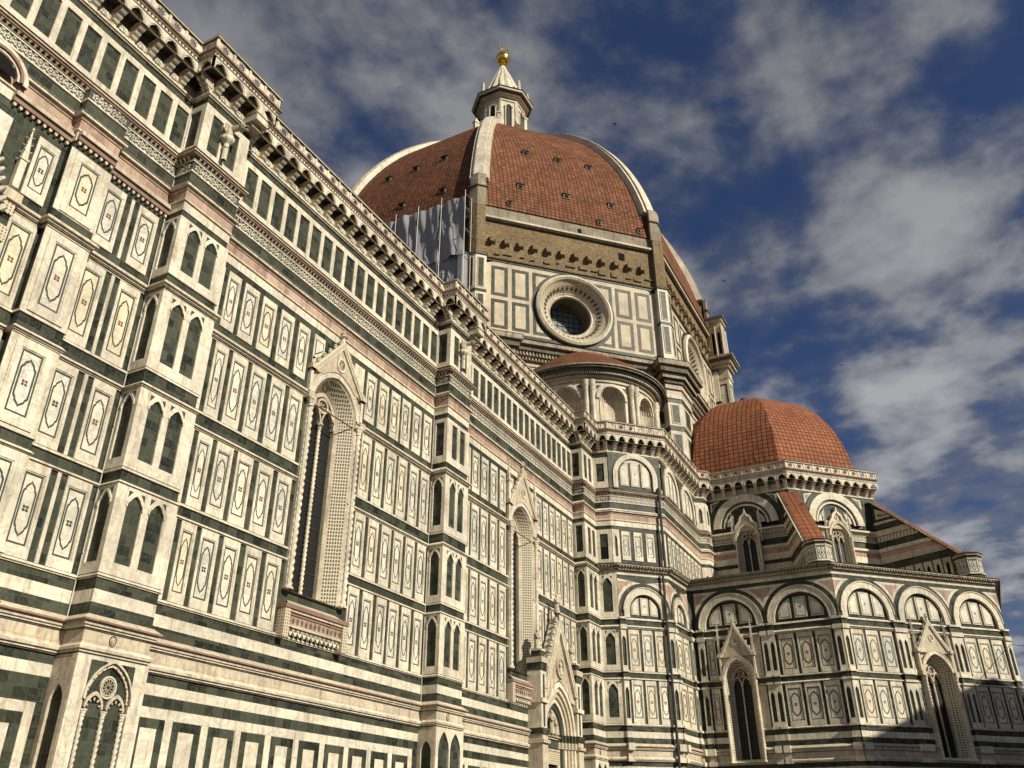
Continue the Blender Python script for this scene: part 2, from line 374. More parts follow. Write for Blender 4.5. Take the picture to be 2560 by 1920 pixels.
def lancets(mb, F, u0, u1, z0, z1, cols, zb, zs, h, d=0., fd=.06, m='white'):
    mb.plate(F, u0, u1, z0, z1, [(arch_cusp(a, b, zs, h), zb) for a, b in cols], d, d+fd, m)
    for a, b in cols:   # hood moulding
        mb.ring(F, [(u-(.05 if u < (a+b)/2 else -.05), z+.04) for u, z in arch_cusp(a, b, zs, h)], arch_cusp(a, b, zs, h), d+fd, d+fd+.03, m, closed=False)
    # small green spandrel triangles
    for k, (a, b) in enumerate(cols):
        for s in (-1, 1):
            c = (a+b)/2; e = c+s*((b-a)/2+.02)
            mb.prism(F, sorted([(e, z1-.1), (e-s*.16, z1-.1), (e, z1-.32)], key=lambda q: 0) if s > 0 else [(e, z1-.1), (e, z1-.32), (e+.16, z1-.1)], d+fd, d+fd+.004, 'inlay')
ROWS = [(8.36, 11.0), (11.55, 14.2), (14.95, 17.86), (18.57, 21.02)]
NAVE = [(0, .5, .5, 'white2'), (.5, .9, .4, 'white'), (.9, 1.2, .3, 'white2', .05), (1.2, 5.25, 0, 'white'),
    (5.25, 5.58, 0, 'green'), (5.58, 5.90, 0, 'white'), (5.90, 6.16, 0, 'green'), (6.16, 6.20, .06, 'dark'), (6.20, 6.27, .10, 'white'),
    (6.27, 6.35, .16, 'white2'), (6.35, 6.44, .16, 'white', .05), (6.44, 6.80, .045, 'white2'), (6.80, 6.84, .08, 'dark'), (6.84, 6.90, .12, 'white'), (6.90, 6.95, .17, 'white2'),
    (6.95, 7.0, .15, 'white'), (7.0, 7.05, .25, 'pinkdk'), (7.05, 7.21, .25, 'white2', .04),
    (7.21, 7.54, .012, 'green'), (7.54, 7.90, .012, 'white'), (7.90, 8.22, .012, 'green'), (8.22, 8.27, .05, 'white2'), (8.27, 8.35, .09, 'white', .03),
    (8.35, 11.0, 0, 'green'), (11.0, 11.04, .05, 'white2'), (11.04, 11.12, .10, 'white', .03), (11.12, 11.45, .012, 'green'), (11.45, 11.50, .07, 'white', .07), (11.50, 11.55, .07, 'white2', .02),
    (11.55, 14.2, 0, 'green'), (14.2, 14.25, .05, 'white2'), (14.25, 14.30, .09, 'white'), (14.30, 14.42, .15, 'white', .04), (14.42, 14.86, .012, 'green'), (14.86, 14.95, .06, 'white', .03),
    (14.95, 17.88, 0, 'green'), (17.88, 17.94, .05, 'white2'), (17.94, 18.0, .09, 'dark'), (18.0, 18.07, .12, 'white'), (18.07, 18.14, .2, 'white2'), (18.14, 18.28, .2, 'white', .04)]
UP = [(18.28, 21.31, 0, 'green'), (21.31, 21.70, .03, 'white'), (21.70, 21.80, .09, 'white2', .06), (21.80, 22.19, .05, 'pink'),
    (22.19, 22.24, .09, 'white2'), (22.24, 22.30, .12, 'pinkdk'), (22.30, 22.40, .20, 'white'), (22.40, 22.56, .24, 'white', .08),
    (22.56, 23.02, .06, 'green'), (23.02, 23.09, .10, 'white'), (23.09, 23.47, .08, 'inlay'), (23.47, 23.52, .12, 'white'), (23.52, 23.72, .10, 'dark'),
    (23.72, 23.80, .24, 'pinkdk'), (23.80, 23.88, .30, 'white2'), (23.88, 23.97, .35, 'pinkdk', .2), (23.97, 24.11, .08, 'green'),
    (24.11, 24.40, .06, 'white'), (24.40, 26.20, 0, 'green'), (26.20, 26.47, .06, 'white'), (26.47, 26.80, .03, 'green'), (26.80, 26.87, .09, 'white2'), (26.87, 26.95, .15, 'white'),
    (26.95, 27.5, 0, 'white2'), (27.5, 28.05, 0, 'dark')]  # wall behind the brackets: darker stone, deep gallery shade put into the colour
q = .83
npath = [(6.0, 0), (9.6, 0), (11.52, 0), (11.52, -.34), (12.93, -.34), (12.93, 0), (15.53, 0), (15.53, -q), (17.70, -q), (17.70, 0),
         (24.17, 0), (27.07, 0), (33.55, 0), (33.55, -q), (35.68, -q), (35.68, 0), (42.15, 0), (45.05, 0), (51.56, 0), (51.56, -q), (53.60, -q)]
upath = npath+[(53.88, -1.90), (56.80, -4.82), (65.95, -4.82), (66.45, -5.45), (67.45, -5.55), (67.45, -12.10), (73.22, -17.87), (81.38, -17.87)]
# the parts the walls are cut into (segments of the plan path)
part = {}
def PT(n): return part.setdefault(n, MB())
own = {}
for i in range(20):
    if i <= 5: own[i] = 'aisle_wall#0'
    elif i <= 8: own[i] = 'buttress#1'
    elif i <= 11: own[i] = 'aisle_wall#1'
    elif i <= 14: own[i] = 'buttress#2'
    elif i <= 17: own[i] = 'aisle_wall#2'
    else: own[i] = 'buttress#3'
for i in range(20, 24): own[i] = 'corner_wall#0'
for i in range(24, 28): own[i] = 'clerestory_wall#0'
def star(mb, F, c, z, r, d):
    mb.prism(F, [(c+(r if k % 2 == 0 else r*.58)*math.cos(math.pi*k/6+math.pi/2), z+(r if k % 2 == 0 else r*.58)*math.sin(math.pi*k/6+math.pi/2)) for k in range(12)], d, d+.015, 'white')
    mb.prism(F, [(c+(r if k % 2 == 0 else r*  .55)*.68*math.cos(math.pi*k/6+math.pi/2), z+(r if k % 2 == 0 else r*.55)*.68*math.sin(math.pi*k/6+math.pi/2)) for k in range(12)], d+.015, d+.02, 'inlay')
    mb.prism(F, [(c+r*.22*math.cos(math.pi*k/3), z+r*.22*math.sin(math.pi*k/3)) for k in range(6)], d+.02, d+.024, 'white')
def frieze(mb, F, u0, u1, near=True):
    n = max(1, round((u1-u0)/.36)); s = (u1-u0)/n
    for i in range(n):
        c = u0+(i+.5)*s; star(mb, F, c, 23.28, .18, .08)
        for a, b in ((.5, .17), (.5, -.17), (.5, 0)):
            x = c+s*a
            if x < u1-.02: mb.prism(F, [(x-.07, 23.28+b), (x, 23.28+b-.05), (x+.07, 23.28+b), (x, 23.28+b+.05)], .08, .092, 'white')
    if not near: return
    # leaf row under the cornice
    n = max(1, round((u1-u0)/.19)); s = (u1-u0)/n
    for i in range(n):
        c = u0+(i+.5)*s
        P = [(c-.03, 23.54), (c+.03, 23.54), (c+.03, 23.60), (c+.06, 23.66), (c-.06, 23.66), (c-.03, 23.60)]
        mb.face([F.p(u, z, .12+(z-23.53)*.9) for u, z in P], 'white2')
def greens(mb, F, u0, u1, w=.6, g=.226):
    n = max(1, round((u1-u0)/(w+g))); s = (u1-u0)/n
    for i in range(n+1):
        a = u0+i*s-g/2; b = a+g
        mb.box(F, max(a, u0), min(b, u1), 24.40, 26.20, 0, .06, 'white')
    return n
def roundel(mb, F, c, z, d=.0):
    n = 12; k = random.random()*3
    P = lambda r: [(c+r*math.cos(2*math.pi*i/n), z+r*math.sin(2*math.pi*i/n)) for i in range(n)]
    mb.box(F, c-.19, c+.19, z-.24, z+.2, d, d+.015, 'paneW')
    mb.ring(F, P(.15), P(.125), d+.015, d+.021, 'inlay')
    m = random.choice([4, 6, 6])
    for i in range(m):
        t = 2*math.pi*i/m+k; x = c+.07*math.cos(t); y = z+.07*math.sin(t)
        mb.prism(F, [(x+.03*math.cos(a*math.pi/2+t), y+.03*math.sin(a*math.pi/2+t)) for a in range(4)], d+.015, d+.021, 'inlay')
WINSKIP = {10: (9.93, 19.7), 16: (9.93, 19.7)}
sweep(npath, NAVE, lambda i: PT(own[i]), skips=WINSKIP)
UPL = [x for x in UP if x[1] < 23.5]; UPH = [x for x in UP if x[1] > 23.5]
upath2 = [(x, 0) if y == -.34 else (x, y) for x, y in upath]
sweep(upath2, UPH, lambda i: PT(own[i]), skips={25: (18.2, 24.45), 26: (18.2, 24.45)})
sweep(upath, UPL, lambda i: PT(own[i]), skips={10: (18.2, 19.7), 16: (18.2, 19.7), 25: (18.2, 24.45), 26: (18.2, 24.45)})
def seg(i): return Frame(upath[i], upath[i+1])
# ---- aisle bays
def bay(mb, x0, cx, n):
    F = Frame((0, 0), (1, 0))
    xs = [cx-6.55, cx-5.6, cx-4.57, cx-3.48, cx-2.42]
    xr = [cx+2.46, cx+3.45, cx+4.44, cx+5.38, cx+6.36, cx+7.34]
    for r, (z0, z1) in enumerate(ROWS):
        for j, x in enumerate(xs+xr):
            w = .66 if j == 0 else .80 if j < 5 else .74
            if j == 4 and r == 3: w = .7
            if n == 2 and 44.8 < x < 49.6 and z1 < 11.2: continue
            panel(mb, F, x-w/2, x+w/2, z0, z1)
        mb.box(F, cx-7.75, cx-7.1, z0, z1, 0, .05, 'white')
    # row one, clipped panel stumps beside the gable
    mb.prism(F, [(cx-1.75, 19.75), (cx-1.05, 20.3), (cx-1.05, 21.02), (cx-1.75, 21.02)], 0, .05, 'white')
    mb.prism(F, [(cx-1.66, 20.0), (cx-1.14, 20.4), (cx-1.14, 20.8), (cx-1.66, 20.8)], .05, .055, 'inlay'); mb.prism(F, [(cx-1.61, 20.1), (cx-1.19, 20.43), (cx-1.19, 20.75), (cx-1.61, 20.75)], .055, .06, 'paneW')
    mb.prism(F, [(cx+1.12, 20.1), (cx+1.85, 19.4), (cx+1.85, 21.02), (cx+1.12, 21.02)], 0, .05, 'white')
    if n == 1 or n == 0:
        pass
    a, b = cx-7.57, cx+7.45
    mb.box(F, x0, a, 1.2, 5.25, 0, .006, 'green'); mb.box(F, b, x0+15.82, 1.2, 5.25, 0, .006, 'green')
    for k in range(10):
        u = cx-7.22+k*1.465-.0
        if n == 2 and u > 40.9: break
        mb.rrect(F, u, u+1.16, 1.6, 4.95, .27, 0, .008, 'green')
    frieze(mb, F, x0, x0+15.86); greens(mb, F, x0, x0+15.86)
bay(PT('aisle_wall#1'), 17.70, 25.62, 1)
bay(PT('aisle_wall#2'), 35.68, 43.60, 2)
# ---- bay nought, left of the first buttress
mb = PT('aisle_wall#0'); F = Frame((0, 0), (1, 0))
for z0, z1 in ROWS:
    panel(mb, F, 14.44, 15.26, z0, z1)
    mb.box(F, 14.11, 14.23, z0, z1, 0, .04, 'white')
    panel(mb, F, 13.06, 13.88, z0, z1)
    Fp = Frame((11.52, -.34), (12.93, -.34))
    lw = .0
    mb.box(Fp, -.05, 1.46, z0, z1, 0, .02, 'white')
    panel(mb, Fp, .14, 1.27, z0+.05, z1-.05, .02, .04, .2)
for z0, z1 in ROWS[:3]: panel(mb, F, 10.55, 11.42, z0, z1)
panel(mb, F, 10.62, 11.35, 18.6, 20.85)
mb.box(F, 8.9, 9.75, 17.6, 20.8, 0, .02, 'paneW')
for a, b in ((6.0, 11.52), (12.93, 15.53)): frieze(mb, F, a, b)
greens(mb, F, 6.0, 15.53, .6, .226)
Fq = Frame((11.52, -.34), (12.93, -.34)); frieze(mb, Fq, 0, 1.41, False); mb.face([Fq.p(-.1, 23.49, .1), Fq.p(1.51, 23.49, .1), Fq.p(1.51, 23.6, -.3), Fq.p(-.1, 23.6, -.3)], 'white2')

mb.box(F, 13.2, 15.0, 1.2, 5.25, 0, .005, 'white')
mb.rrect(F, 9., 15.53, -1., 5.25, .32, 0, .01, 'green'); mb.rrect(F, 9.6, 14.92, -1., 4.66, .3, 0, .01, 'green')
# leaf cornice of this bay, a little below the pink band
for Fz, a, b in ((F, 9.5, 11.52), (Fq, 0, 1.41), (F, 12.93, 15.53)):
    mb.box(Fz, a, b, 21.31, 21.5, .03, .16, 'pinkdk'); mb.box(Fz, a, b, 21.5, 21.66, .03, .24, 'white2')
    n = int((b-a)/.19)
    for i in range(n):
        c = a+(i+.5)*(b-a)/n
        mb.prism(Fz, [(c-.045, 21.20), (c, 21.16), (c+.045, 21.20), (c+.05, 21.3), (c-.05, 21.3)], .0, .12, 'white2')
# far left: curved hood over the next opening, pinnacle and capital blocks of its frame
mb.ring(F, arch_round(8.75, .98, 21.9, 14), arch_round(8.75, .62, 21.9, 14), .0, .24, 'white', closed=False)
mb.ring(F, arch_round(8.75, .80, 21.9, 14), arch_round(8.75, .70, 21.9, 14), .24, .30, 'pinkdk', closed=False)
mb.prism(F, arch_round(8.75, .55, 21.9, 10), .24, .245, 'void')
def pinnacle(mb, x, y, z, h, w, m='white', head=.55, cro=True):
    c = Vector((x, y, z))
    sq = lambda r, zz: [c+Vector((r*a, r*b, zz)) for a, b in ((-1, -1), (1, -1), (1, 1), (-1, 1))]
    def prism4(r0, z0, r1, z1):
        A, B = sq(r0, z0), sq(r1, z1)
        for i in range(4): mb.face([A[i], A[(i+1) % 4], B[(i+1) % 4], B[i]], m)
        mb.face(B, m); mb.face(list(reversed(A)), m)
    hb = h*(1-head)
    prism4(w, 0, w, hb); prism4(w*1.35, hb, w*1.35, hb+w*.5)
    prism4(w*.95, hb+w*.5, w*.12, h)
    if cro:
        n = 4
        for i in range(n):
            zz = hb+w*.7+(h-hb-w)*i/n; r = w*(.95-.8*i/n)+.01
            for a, b in ((-1, -1), (1, -1), (1, 1), (-1, 1)):
                mb.tube(c+Vector((a*r*.8, b*r*.8, zz)), c+Vector((a*(r+w*.45), b*(r+w*.45), zz+w*.35)), w*.2, w*.12, m, 5)
        mb.lathe(c+Vector((0, 0, h)), [(0, -.02*h), (w*.5, 0), (w*.35, w*.4), (w*.45, w*.7), (0, w*1.1)], m, 7)
pinnacle(mb, 10.32, -.16, 18.5, 2.25, .10)
mb.box(F, 10.05, 10.6, 17.98, 18.32, 0, .34, 'white2'); mb.box(F, 10.12, 10.52, 17.55, 17.98, 0, .26, 'carved'); mb.box(F, 10.0, 10.5, 16.6, 17.1, 0, .3, 'carved')
mb.box(F, 10.08, 10.5, 17.1, 17.55, .0, .2, 'green')
for i in range(6): mb.tube((9.62+i*.1, -.3, 18.9-i*.28), (9.72+i*.1, -.42, 19.02-i*.28), .1, .05, 'white', 6)
mb.prism(F, [(9.0, 17.2), (10.25, 16.6), (9.55, 18.6), (9.0, 19.6)], .1, .3, 'carved')
# ---- buttresses
def buttress(mb, x0, x1, top=True, east=True):
    y = -q; F = Frame((x0, y), (x1, y)); L = x1-x0; G = Frame((x0, 0), (x0, y)); E = Frame((x1, y), (x1, 0))
    sc = L/2.17
    cols = [(.38*sc, .94*sc), (1.20*sc, 1.76*sc)]; sid = [(.20, .70)]
    for r, (z0, z1) in enumerate(ROWS):
        if r < 3 or x0 < 20:
            zs = z1-.62; lancets(mb, F, -.06, L+.06, z0, z1, cols, z0+.36, zs, .42)
            lancets(mb, G, .004, q, z0, z1, sid, z0+.33, zs, .45); lancets(mb, E, 0, q-.004, z0, z1, [(.14, .64)], z0+.33, zs, .45)
        else:
            for f, a, b, cs in ((F, -.06, L+.06, [(.45, .95), (1.23, 1.73)]), (G, .004, q, sid), (E, 0, q-.004, [(.14, .64)])):
                mb.plate(f, a, b, z0, z1, [([(c0, z1-.2), (c1, z1-.2)], z0+.38) for c0, c1 in cs], 0, .06, 'white')
    # storey with green panels
    for f, a, b, cs in ((F, -.06, L+.06, [(.34*sc, .86*sc), (1.20*sc, 1.72*sc)]), (G, .004, q, [(.12, .66)]), (E, 0, q-.004, [(.17, .71)])):
        mb.plate(f, a, b, 24.40, 26.20, [([(c0, 26.19), (c1, 26.19)], 24.401) for c0, c1 in cs], 0, .06, 'white')
    frieze(mb, F, .0, L); frieze(mb, G, .06, q); frieze(mb, E, 0, q-.06)
    # base niche with tracery
    hol = [(arch_point(.34*sc, 1.82*sc, 5.05, 1.0, 10), 1.6)]
    if x0 > 20: hol = [(arch_point(.12*sc, 1.02*sc, 5.2, .8, 8), 1.6), (arch_point(1.12*sc, 2.02*sc, 5.2, .8, 8), 1.6)]
    mb.plate(F, -.10, L+.10, 1.2, 6.15, hol, -.0, .10, 'white')
    mb.plate(G, .004, q, 1.2, 6.15, [(arch_point(.17, .70, 4.9 if x0 < 20 else 5.1, .5, 6), 1.6)], 0, .10, 'white2')
    mb.plate(E, 0, q-.004, 1.2, 6.15, [(arch_point(.15, .68, 5.1, .5, 6), 1.6)], 0, .10, 'white2')
    mb.box(F, .02, L-.02, 1.2, 6.14, 0, .012, 'green'); mb.box(G, .02, q-.02, 1.2, 6.14, 0, .012, 'green')
    if x0 < 20:
        for s in (1, -1):
            e = .34*sc if s > 0 else 1.82*sc
            mb.prism(F, [(e, 5.35), (e+s*.02, 6.05), (e+s*.55, 6.05)] if s < 0 else [(e, 5.35), (e+.55, 6.05), (e, 6.05)], .10, .105, 'green')
        mb.ring(F, arch_point(.30*sc, 1.86*sc, 5.05, 1.06, 10), arch_point(.34*sc, 1.82*sc, 5.05, 1.0, 10), .10, .16, 'white', closed=False)
        mb.ring(F, arch_point(.37*sc, 1.79*sc, 5.05, .96, 10), arch_point(.43*sc, 1.73*sc, 5.05, .9, 10), .012, .09, 'carved', closed=False)
        c = 1.08*sc
        for r0, r1, m in ((.30, .25, 'white'), (.23, .20, 'white2')):
            P = lambda r: [(c+r*.9*math.cos(2*math.pi*i/20), 5.42+r*math.sin(2*math.pi*i/20)) for i in range(20)]
            mb.ring(F, P(r0), P(r1), .012, .07, m)
        for i in range(12):
            t = 2*math.pi*i/12; mb.tube(F.p(c+.05*math.cos(t), 5.42+.05*math.sin(t), .05), F.p(c+.21*.9*math.cos(t), 5.42+.22*math.sin(t), .05), .012, .012, 'white2', 4)
        for a, b in ((.43*sc, 1.03*sc), (1.13*sc, 1.73*sc)):
            mb.ring(F, arch_point(a, b, 4.86, .42, 8), arch_point(a+.05, b-.05, 4.82, .36, 8), .012, .08, 'white2', closed=False)
            for k in range(5):
                t = math.pi*(k+.5)/5; mb.tube(F.p((a+b)/2-.25*math.cos(t), 4.84+.28*math.sin(t), .05), F.p((a+b)/2-.17*math.cos(t), 4.84+.2*math.sin(t), .05), .03, .02, 'white2', 5)
        for u in (.45*sc, 1.08*sc, 1.71*sc): twist_col(mb, F.p(u, 1.6, .06), 3.2, .055, 'carvcol')
    # medallion on the frieze
    P = lambda r: [(L*.42+r*.8*math.cos(2*math.pi*i/16), 6.62+r*math.sin(2*math.pi*i/16)) for i in range(16)]
    mb.ring(F, P(.15), P(.12), .045, .075, 'dark'); mb.prism(F, P(.12), .045, .055, 'white2')
    mb.prism(F, [(L*.42-.05, 6.54), (L*.42+.05, 6.54), (L*.42+.06, 6.64), (L*.42, 6.70), (L*.42-.06, 6.62)], .055, .075, 'weathered')
def twist_col(mb, base, h, r, m='white', turns=None):
    m = 'white' if m == 'carvcol' else m
    n = max(10, int(h/(r*.36))); w = 2*math.pi/(r*2.6)
    prof = [(r*1.7, 0), (r*1.8, r*.6), (r*1.2, r*1.2)]+[(r, r*1.3+(h-r*4.6)*i/n) for i in range(n+1)]+[(r*1.3, h-r*3.2), (r*1.15, h-r*2.6), (r*1.7, h-r*.9), (r*2.0, h-r*.5), (r*2.0, h)]
    hh = h
    mb.lathe(base, prof, m, 9, twist=lambda t, z: (1+.20*math.cos(2*t-z*w)) if r*1.3 < z < hh-r*3.3 else 1)
buttress(PT('buttress#1'), 15.53, 17.70)
buttress(PT('buttress#2'), 33.55, 35.68)
buttress(PT('buttress#3'), 51.56, 53.60)
# ================================================================== chapels (lower ring) and corner
cpath = [(53.60, -q), (54.02, -2.03), (56.75, -4.76), (60.30, -4.95), (60.6, -5.25), (60.6, -15.03), (70.42, -24.85), (84.3, -24.85), (94, -15)]
def along(A, B, u):
    f = Frame(A, B); P = f.p(u, 0, 0); return (P.x, P.y)
L3 = math.hypot(9.82, 9.82)
cpath2 = cpath[:5]+[along(cpath[4], cpath[5], 2.75-.98), along(cpath[4], cpath[5], 2.75+.98), cpath[5], along(cpath[5], cpath[6], L3/2-1.13), along(cpath[5], cpath[6], L3/2+1.13)]+cpath[6:]
CH = [x for x in NAVE if x[1] < 14.21]+[(14.2, 14.26, .05, 'white2'), (14.26, 14.34, .12, 'white'), (14.34, 14.46, .2, 'white', .05), (14.46, 14.84, .012, 'green'), (14.84, 14.96, .08, 'white', .03),
    (14.96, 17.85, -.10, 'green'), (17.85, 18.08, .05, 'white'), (18.08, 18.14, .1, 'white2'), (18.14, 18.24, .2, 'dark'), (18.24, 18.30, .28, 'white2'), (18.30, 18.40, .36, 'dark'), (18.40, 18.52, .46, 'weathered'), (18.52, 18.60, .52, 'dark', .3)]
cown = {0: 'corner_wall#0', 1: 'corner_wall#0', 2: 'corner_wall#0', 3: 'corner_wall#0'}
sweep(cpath2, CH, lambda i: PT('corner_wall#1') if i < 4 else PT('chapel_wall#0') if i < 7 else PT('chapel_wall#1') if i < 10 else PT('chapel_wall#2'), skips={5: (6.5, 12.9), 8: (6.5, 12.95)})
def dentils(mb, F, u0, u1, z0, z1, d0, d1, s, w, m):
    n = int((u1-u0)/s)
    for i in range(n): mb.box(F, u0+(i+.5)*s-w/2, u0+(i+.5)*s+w/2, z0, z1, d0, d1, m)
def lunette(mb, F, c, r, zc, d=-.10, n=3):
    """recessed half-round field with three inlaid lights"""
    w = r*1.5/3
    for k in (-1, 0, 1):
        x = c+k*r*.60
        hw = r*.235
        zb = 15.08 if zc < 20 else 24.25
        def top(u): return zc+math.sqrt(max(.01, (r*.90)**2-(u-c)**2))
        for ins, m, dd in ((0, 'white', .05), (.07*r/1.6, 'inlay', .056), (.105*r/1.6, 'paneW', .062)):
            a, b = x-hw+ins, x+hw-ins; z0 = zb+.12+ins
            us = [b-(b-a)*i/6 for i in range(7)]
            if k == 0: P = [(a, z0), (b, z0), (b, top(c+hw)-.06-ins), (a, top(c+hw)-.06-ins)]
            else: P = [(a, z0), (b, z0)]+[(u, min(top(u), top(c+hw)-.05)-.03-ins*1.2) for u in us]
            P = [p for i, p in enumerate(P) if i < 2 or p[1] > z0+.02]
            mb.prism(F, P, d, d+dd, m)
        quatre(mb, F, x if k == 0 else x, zb+.12+(top(c+hw)-zb)*.45, .09, 'inlay', d+.062) if k == 0 else None
def arch_bay(mb, F, u0, u1, rings=True, win=False, pil=.45, zc=15.4, R=None, first=True, last=True, n=3):
    c = (u0+u1)/2; hw = (u1-u0)/2; R = R or hw-.25; r = R-.42
    # spandrel plate with the opening
    mb.plate(F, u0, u1, 14.96, 17.85, [([(c-R+.02, 14.97)]+arch_round(c, R-.02, zc, 20)+[(c+R-.02, 14.97)], 14.961)], -.10, .03, 'green', side=False)
    mb.ring(F, arch_round(c, R, zc, 20), arch_round(c, r, zc, 20), -.10, .12, 'white', closed=False)
    for s in (-1, 1): mb.box(F, c+s*(R+r)/2-(R-r)/2, c+s*(R+r)/2+(R-r)/2, 14.97, zc, -.10, .12, 'white')
    mb.ring(F, arch_round(c, R+.06, zc, 20), arch_round(c, R, zc, 20), .03, .17, 'white', closed=False)
    # white and pink triangles
    for s, e in ((-1, u0), (1, u1)):
        for k, (m, ins) in enumerate((('white', 0), ('pink', .20))):
            Rr = R+.36+ins; zt_ = 17.58-ins*.8; hx = abs(e-c)-.003
            t0 = math.acos(min(.995, hx/Rr)); t1 = math.asin(min(.995, (zt_-zc)/Rr))
            if t1-t0 < .12: continue
            T = [(e-s*.003, zt_)]+([(e-s*.003, zc+Rr*math.sin(t0))] if hx/Rr < .995 else [])+[(c+s*Rr*math.cos(t0+(t1-t0)*q_/6), zc+Rr*math.sin(t0+(t1-t0)*q_/6)) for q_ in range(1, 7)]
            area = sum(T[i][0]*T[(i+1) % len(T)][1]-T[(i+1) % len(T)][0]*T[i][1] for i in range(len(T)))
            if area < 0: T = T[::-1]
            mb.prism(F, T, .03, .035+.005*k, m)
    lunette(mb, F, c, r, zc)
    # pilasters either side
    for a, b in ((u0, u0+pil), (u1-pil, u1)):
        for z0, z1 in ((8.36, 10.98), (11.56, 14.18)):
            mb.box(F, a, b, z0, z1, 0, .05, 'white')
            mb.plate(F, a, b, z0, z1, [(arch_cusp((a+b)/2-.14, (a+b)/2+.14, z1-.75, .32), z0+.3)], .05, .16, 'white')
            mb.box(F, (a+b)/2-.17, (a+b)/2+.17, z0+.25, z1-.4, .05, .056, 'green')
        for z0, z1, m in ((7.21, 7.54, 'green'), (7.54, 7.90, 'white'), (7.90, 8.22, 'green'), (11.12, 11.46, 'green'), (14.46, 14.84, 'green'), (6.44, 6.8, 'white2')):
            mb.box(F, a-.0, b+.0, z0, z1, .0, .165, m)
        for z0, z1 in ((8.22, 8.36), (10.98, 11.12), (11.46, 11.56), (14.18, 14.46), (14.84, 14.97), (6.16, 6.44), (6.80, 7.21)):
            mb.box(F, a-.04, b+.04, z0, z1, .0, .26 if z0 > 6.9 or z0 < 6.5 else .40, 'white')
    if not win:
        a, b = u0+pil+.12, u1-pil-.12; w = (b-a)/n
        for z0, z1 in ((8.36, 10.98), (11.56, 14.18)):
            for k in range(n): panel(mb, F, a+k*w+.10, a+(k+1)*w-.10, z0, z1, 0, .05, .07)
    else:
        for z0, z1 in ((8.36, 10.98), (11.56, 14.18)):
            panel(mb, F, u0+pil+.14, u0+pil+.72, z0, z1, 0, .05, .05)
            mb.box(F, u1-pil-.62, u1-pil-.12, z0, z1, 0, .05, 'white2')
    mb.box(F, u0+pil, u1-pil, 1.2, 5.25, 0, .01, 'green')
Fc1 = Frame(cpath[1], cpath[2]); Fc2 = Frame(cpath[2], cpath[3]); Fw = Frame(cpath[4], cpath[5]); Fs = Frame(cpath[5], cpath[6])
mb = PT('corner_wall#1')
arch_bay(mb, Fc1, 0, Fc1.L, n=3, R=1.58, pil=.36, zc=15.42)
arch_bay(mb, Fc2, .0, Fc2.L, n=2, R=1.42, pil=.36, zc=15.42)
F0 = Frame(cpath[0], cpath[1])
for z0, z1 in ((8.36, 10.98), (11.56, 14.18), (14.96, 17.85)):
    lancets(mb, F0, .0, F0.L, z0, z1, [(.30, .92)], z0+.36, z1-.72, .5, fd=.05)
    mb.box(F0, .05, F0.L-.05, z0, z1, -.1, .004, 'green')
mb = PT('chapel_wall#0')
arch_bay(mb, Fw, 0.15, 5.0, win=True, R=2.2, pil=.45, zc=15.1)
arch_bay(mb, Fw, 5.0, Fw.L, win=False, R=2.2, pil=.45, zc=15.1)
mb = PT('chapel_wall#1')
u = Fs.L/3
for k in range(3): arch_bay(mb, Fs, k*u, (k+1)*u, win=(k == 1), R=2.08, pil=.46, zc=15.35)
for mbx, Fx in ((PT('corner_wall#1'), F0), (PT('corner_wall#1'), Fc1), (PT('corner_wall#1'), Fc2), (PT('chapel_wall#0'), Fw), (PT('chapel_wall#1'), Fs)):
    dentils(mbx, Fx, .02, Fx.L-.02, 18.14, 18.24, .2, .27, .16, .08, 'white2')
    dentils(mbx, Fx, .02, Fx.L-.02, 18.30, 18.40, .36, .44, .22, .10, 'weathered')
# roof deck over the chapels
rd = MB(); rd.face([(x, y, 18.58) for x, y in [(53.6, -.5), (53.9, -2), (56.7, -4.7), (60.3, -4.9), (60.7, -5.3), (60.7, -15), (70.4, -24.7), (84, -24.7), (84, -8), (60, 0)]], 'weathered'); rd.build('chapel_roof', cath)
# ---- upper corner walls: row one panels, lunettes
mb = PT('corner_wall#0')
Fa = seg(20); Fb = seg(21); Fd = seg(22); Fe = seg(23); Ff = seg(24)
for f in (Fa, Fb, Fd, Fe): frieze(mb, f, .04, f.L-.04)
frieze(PT('clerestory_wall#0'), Ff, .02, Ff.L-.02)
mb.plate(Fa, 0, Fa.L, 18.57, 21.02, [([(.28, 20.7), (.84, 20.7)], 18.9)], 0, .06, 'white'); mb.box(Fa, .35, .8, 18.95, 19.8, 0, .01, 'void')
mb.plate(Fa, 0, Fa.L, 24.40, 26.20, [([(.28, 26.0), (.84, 26.0)], 24.6)], 0, .06, 'white')
def upper_arch(mb, F, c, R, zc, panels, w=.62):
    mb.plate(F, max(0, c-R-.4), min(F.L, c+R+.4), 24.12, 26.78, [([(c-R+.02, 24.13)]+arch_round(c, R-.02, zc, 20)+[(c+R-.02, 24.13)], 24.121)], 0, .10, 'green', side=False)
    mb.ring(F, arch_round(c, R, zc, 20), arch_round(c, R-.36, zc, 20), 0, .20, 'white', closed=False)
    for s in (-1, 1): mb.box(F, c+s*(R-.18)-.18, c+s*(R-.18)+.18, 24.13, zc, 0, .20, 'white')
    mb.box(F, c-R+.3, c+R-.3, 24.13, 26.2, .0, .063, 'green')
    lunette(mb, F, c, R-.36, zc, .063)
upper_arch(mb, Fb, Fb.L/2, 1.75, 25.15, 3)
upper_arch(mb, Fd, 2.3, 1.75, 25.15, 3); upper_arch(mb, Fd, 6.5, 1.75, 25.15, 3)
for k in range(3): panel(mb, Fb, .72+k*.93, 1.36+k*.93, 18.9, 20.95, 0, .05, .07)
for k in range(9): panel(mb, Fd, .5+k*.95, 1.2+k*.95, 18.57, 21.02, 0, .05, .07)
